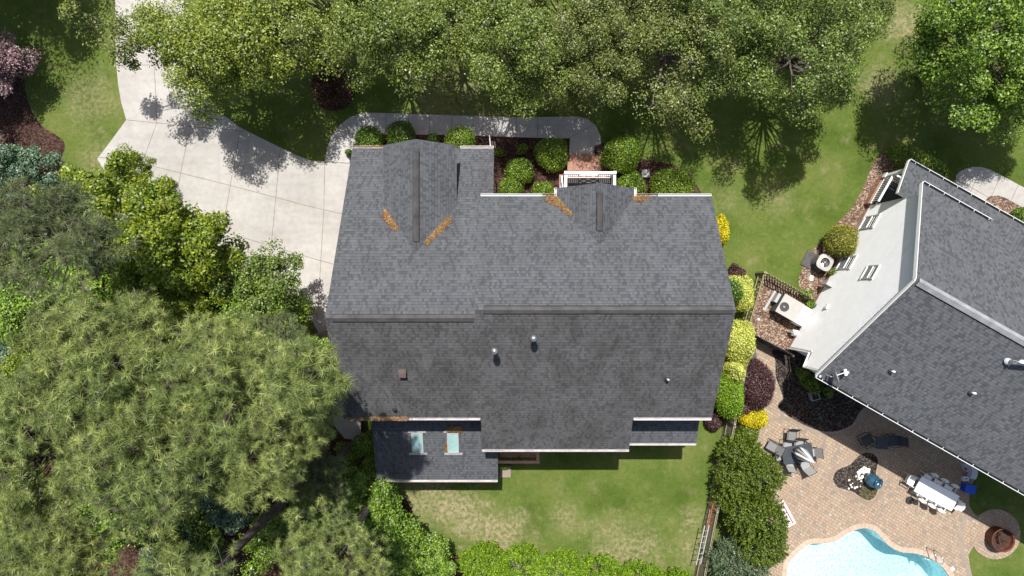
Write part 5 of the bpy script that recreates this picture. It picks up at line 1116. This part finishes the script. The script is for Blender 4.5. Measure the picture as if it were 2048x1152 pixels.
# leaning pine whose bare trunk shows
pD = pine('pine_d', L['pine'], 2.3, 2.0, 13.5, 95, .64, 12, tr=.2, lean=(0.2, -.2))
x, y = P(606, 963, 0).x, P(606, 963, 0).y; plant('pine_tree', pD, x, y, 0.0, 1.0, 'pine at the bottom edge showing a long bare grey trunk', 'tree', GP)
mg = broadleaf('laurel_a', L['bright'], 1.3, 1.5, 2.2, 48, .45, 430, .105, tr=.06, low=-.8); dk = broadleaf('laurel_b', L['holly'], 1.0, 1.1, 1.6, 36, .4, 400, .09, tr=.05, low=-.8)
for (ms, zc, u, v, s, lb) in ((mg, 2.2, 745, 1010, 1.05, 'dense fresh green bush below the corner of the sunroom'), (mg, 2.2, 790, 1085, 1.1, 'dense fresh green bush between the pines and the back lawn'), (dk, 1.6, 712, 925, 1.0, 'dark glossy bush beside the left wall of the sunroom'), (dk, 1.6, 705, 985, 1.2, 'dark glossy bush under the small pine crown'),
                             (mg, 2.2, 860, 1125, 1.0, 'fresh green bush at the left end of the lime hedge'), (dk, 1.6, 385, 1085, 1.4, 'dark green bush in the gap between the pine crowns'), (dk, 1.6, 545, 1065, 1.1, 'dark green bush beside the bare pine trunk'), (blu, 1.9, 340, 1120, 1.0, 'blue-green bush deep in the gap at the bottom left'), (mg, 2.2, 640, 1010, .9, 'fresh green bush glimpsed between the pine crowns'), (mg, 2.2, 240, 1040, 1.2, 'green bush under the pines at the lower left'), (dk, 1.6, 150, 820, 1.5, 'dark bush in a gap of the left pine crowns'), (mg, 2.2, 400, 850, 1.3, 'green bush in a gap in the middle of the pines'), (dk, 1.6, 60, 1010, 1.5, 'dark bush under the lower left pine'), (blu, 1.9, 430, 1010, 1.0, 'blue-green bush in shade above the bark patch')):
    tree(ms, u, v, zc, s, lb, 'bush', name='bush')
cy = conifer('lightcyp', L['hedge'], .6, .6, 1.3, 130, 50, .08); tree(cy, 560, 912, 1.4, 1.0, 'pale green feathery cypress in the gap beside the green bench', name='cypress', parts=('foliage', 'stem'))

# ------------------------------------------------------------------ clipped shrubs of the front bed and the side borders
GS = 'clipped round shrubs in the front bed'
def bush(u, v, rpx, lm, label, h=None, group=GS, ry=None, rz=0.0, dens=1500, size=.068, name='round_shrub', lump=.09):
    hh = h or 0.0; r = rpx * (H - .8) / F; ryy = (ry or rpx) * (H - .8) / F; rzz_ = h or r * .85
    ms = shrub(name, L[lm], r, ryy, rzz_, dens, size, lump=lump); x, y = at_px(u, v, rzz_ * .8); return plant(name, ms, x, y, rz, 1.0, label, 'shrub', group, ('foliage', 'stem'))
bush(738, 280, 29, 'hollyd', 'dark round shrub at the left end of the front bed beside the driveway'); bush(803, 272, 30, 'hollyd', 'round shrub left of the garage gable peak'); bush(866, 279, 13, 'hollyd', 'tiny shrub between the gable peak and the lime round shrub')
bush(918, 284, 32, 'holly', 'lime-tipped round shrub right of the garage gable peak'); bush(1045, 299, 13, 'holly', 'small loose bright shrub standing alone in the mulch', lump=.25); bush(1103, 308, 34, 'holly', 'glossy ball-shaped shrub left of the brick steps')
bush(1039, 343, 29, 'holly', 'egg-shaped shrub in the middle of the mulch bed', ry=27); bush(1022, 378, 26, 'holly', 'round shrub in the inner corner against the garage roof'); bush(1086, 386, 24, 'holly', 'low round shrub half hidden by the roof left of the balcony')
bush(1244, 309, 38, 'holly', 'big ball-shaped shrub right of the brick steps'); bush(1261, 374, 31, 'holly', 'round shrub tucked beside the right side of the balcony'); bush(1342, 378, 44, 'holly', 'largest round shrub, at the right end of the front bed'); bush(997, 305, 10, 'bright', 'tiny light green plant beside the flag', lump=.3)
bush(698, 305, 7, 'hollyd', 'very small shrub at the garage corner on the driveway side', h=.3); bush(1197, 299, 11, 'burg', 'dark burgundy tuft at the end of the walkway', lump=.3)
GB = 'shrubs in the border between the houses'
bush(1440, 462, 13, 'yellow', 'golden yellow shrub peeping out behind the right edge of the roof', h=.9, group=GB, ry=30, dens=2000); bush(1468, 545, 15, 'burg', 'dark burgundy shrub at the top of the border by the roof edge', h=.9, group=GB, lump=.25)
bush(1477, 585, 27, 'varieg', 'variegated yellow shrub, uppermost of the border beside the slatted fence', h=1.2, group=GB, ry=40, dens=1900); bush(1458, 582, 18, 'hollyd', 'dark green heart of the shrub between roof edge and variegated leaves', h=1.55, group=GB, ry=26)
bush(1473, 683, 30, 'varieg', 'large variegated yellow shrub below the roof corner', h=1.5, group=GB, ry=46, dens=1900); bush(1462, 740, 17, 'varieg', 'pale variegated cap on top of the bright green shrub', h=1.65, group=GB, ry=20, dens=1900)
bush(1455, 784, 28, 'hedge', 'bright green oval shrub at the lower right corner of the roof', h=1.4, group=GB, ry=50, dens=1900)
bush(1509, 772, 32, 'burg', 'big dome of dark purple foliage beside the paver path', h=1.3, group=GB, ry=50, dens=1800); bush(1487, 815, 22, 'burg', 'low dark purple shrub under the board fence', h=.8, group=GB, ry=18)
bush(1503, 832, 29, 'yellow', 'golden yellow shrub below the dark purple dome', h=.9, group=GB, ry=27, dens=2000); bush(1426, 842, 17, 'burg', 'small grey-purple shrub in the corner of the back lawn', h=.55, group=GB)
bush(1492, 868, 20, 'conif', 'low green shrub between the golden shrub and the tall cypress', h=.9, group=GB)
GC = 'dark cypresses along the board fence'
def con(u, v, r1, r2, h, lm, label, group=GC, n=420, rz=0.0):
    k = (H - h * .8) / F; ms = conifer('cyp', L[lm], r1 * k, r2 * k, h / 1.8, int(n * .8), 74, .078); x, y = at_px(u, v, h * .55); plant('cypress', ms, x, y, rz, 1.0, label, 'cypress', group, ('foliage', 'stem'))
con(1482, 905, 42, 38, 2.9, 'conif', 'dark green cypress topmost of the column, below the golden shrub', n=340); con(1512, 948, 44, 46, 3.4, 'conif', 'dark green cypress bulging towards the dining table', n=420); con(1468, 962, 38, 44, 3.0, 'conif', 'dark green cypress leaning over the board fence, above the ladders', n=340)
con(1488, 1025, 44, 40, 3.2, 'conif', 'dark green cypress right of the orange ladder', n=360); con(1525, 1030, 38, 48, 3.5, 'conif', 'dark green cypress touching the striped lounger', n=380); con(1515, 1085, 46, 42, 3.4, 'conif', 'lowest dark green cypress, next to the pool coping', n=400); con(1470, 1122, 58, 48, 3.2, 'conifb', 'bluish cypress at the bottom of the board fence', n=440)
con(1448, 990, 20, 28, 2.2, 'conif', 'narrow dark cypress poking over the board fence', n=160)
GH = 'lime green hedge plants along the bottom of the back lawn'
for (u, v, r1, r2, lb) in ((965, 1128, 52, 42, 'lime green hedge plant at the left end of the hedge'), (1045, 1140, 52, 42, 'lime green hedge plant second from the left'), (1120, 1148, 52, 44, 'lime green hedge plant left of the hedge middle'), (1200, 1154, 52, 44, 'lime green hedge plant right of the hedge middle'),
                          (1280, 1166, 52, 42, 'lime green hedge plant fifth along the hedge'), (1350, 1180, 50, 40, 'lime green hedge plant at the right end of the hedge')):
    con(u, v, r1, r2, 2.6, 'hedge', lb, GH, 420)
# neighbour's plants
x = bush(1835, 328, 68, 'holly', 'long clipped hedge hugging the porch corner of the angled house', h=.8, group='plants around the angled house', ry=24, rz=R(-28), lump=.05)
bush(1680, 484, 33, 'rusty', 'orange-tinged green bush against the white siding', h=1.1, group='plants around the angled house', ry=34, lump=.13, dens=1300); bush(2045, 433, 20, 'holly', 'small green shrub at the right edge beside the side walkway', h=.6, group='plants around the angled house')
for (u, v, r, lb) in ((1612, 590, 13, 'leafy green vine at the middle of the slatted fence shadow'), (1620, 608, 11, 'leafy green plant at the wall end of the slatted fence'), (1622, 768, 20, 'low green shrub in the shaded bed under the gutter'), (1604, 748, 12, 'small dark plant in the shaded bed nearest the white wall'), (1665, 545, 9, 'small green plant behind the round-fan air conditioner'), (1655, 785, 10, 'little plant beside the stone planter in shade'),
                      (1006, 930, 7, 'small yellow-green potted-looking plant beside the step slab')):
    bush(u, v, r, 'bright' if v < 700 else 'holly', lb, h=.4, group='small plants in the beds', lump=.3, size=.08, dens=700)
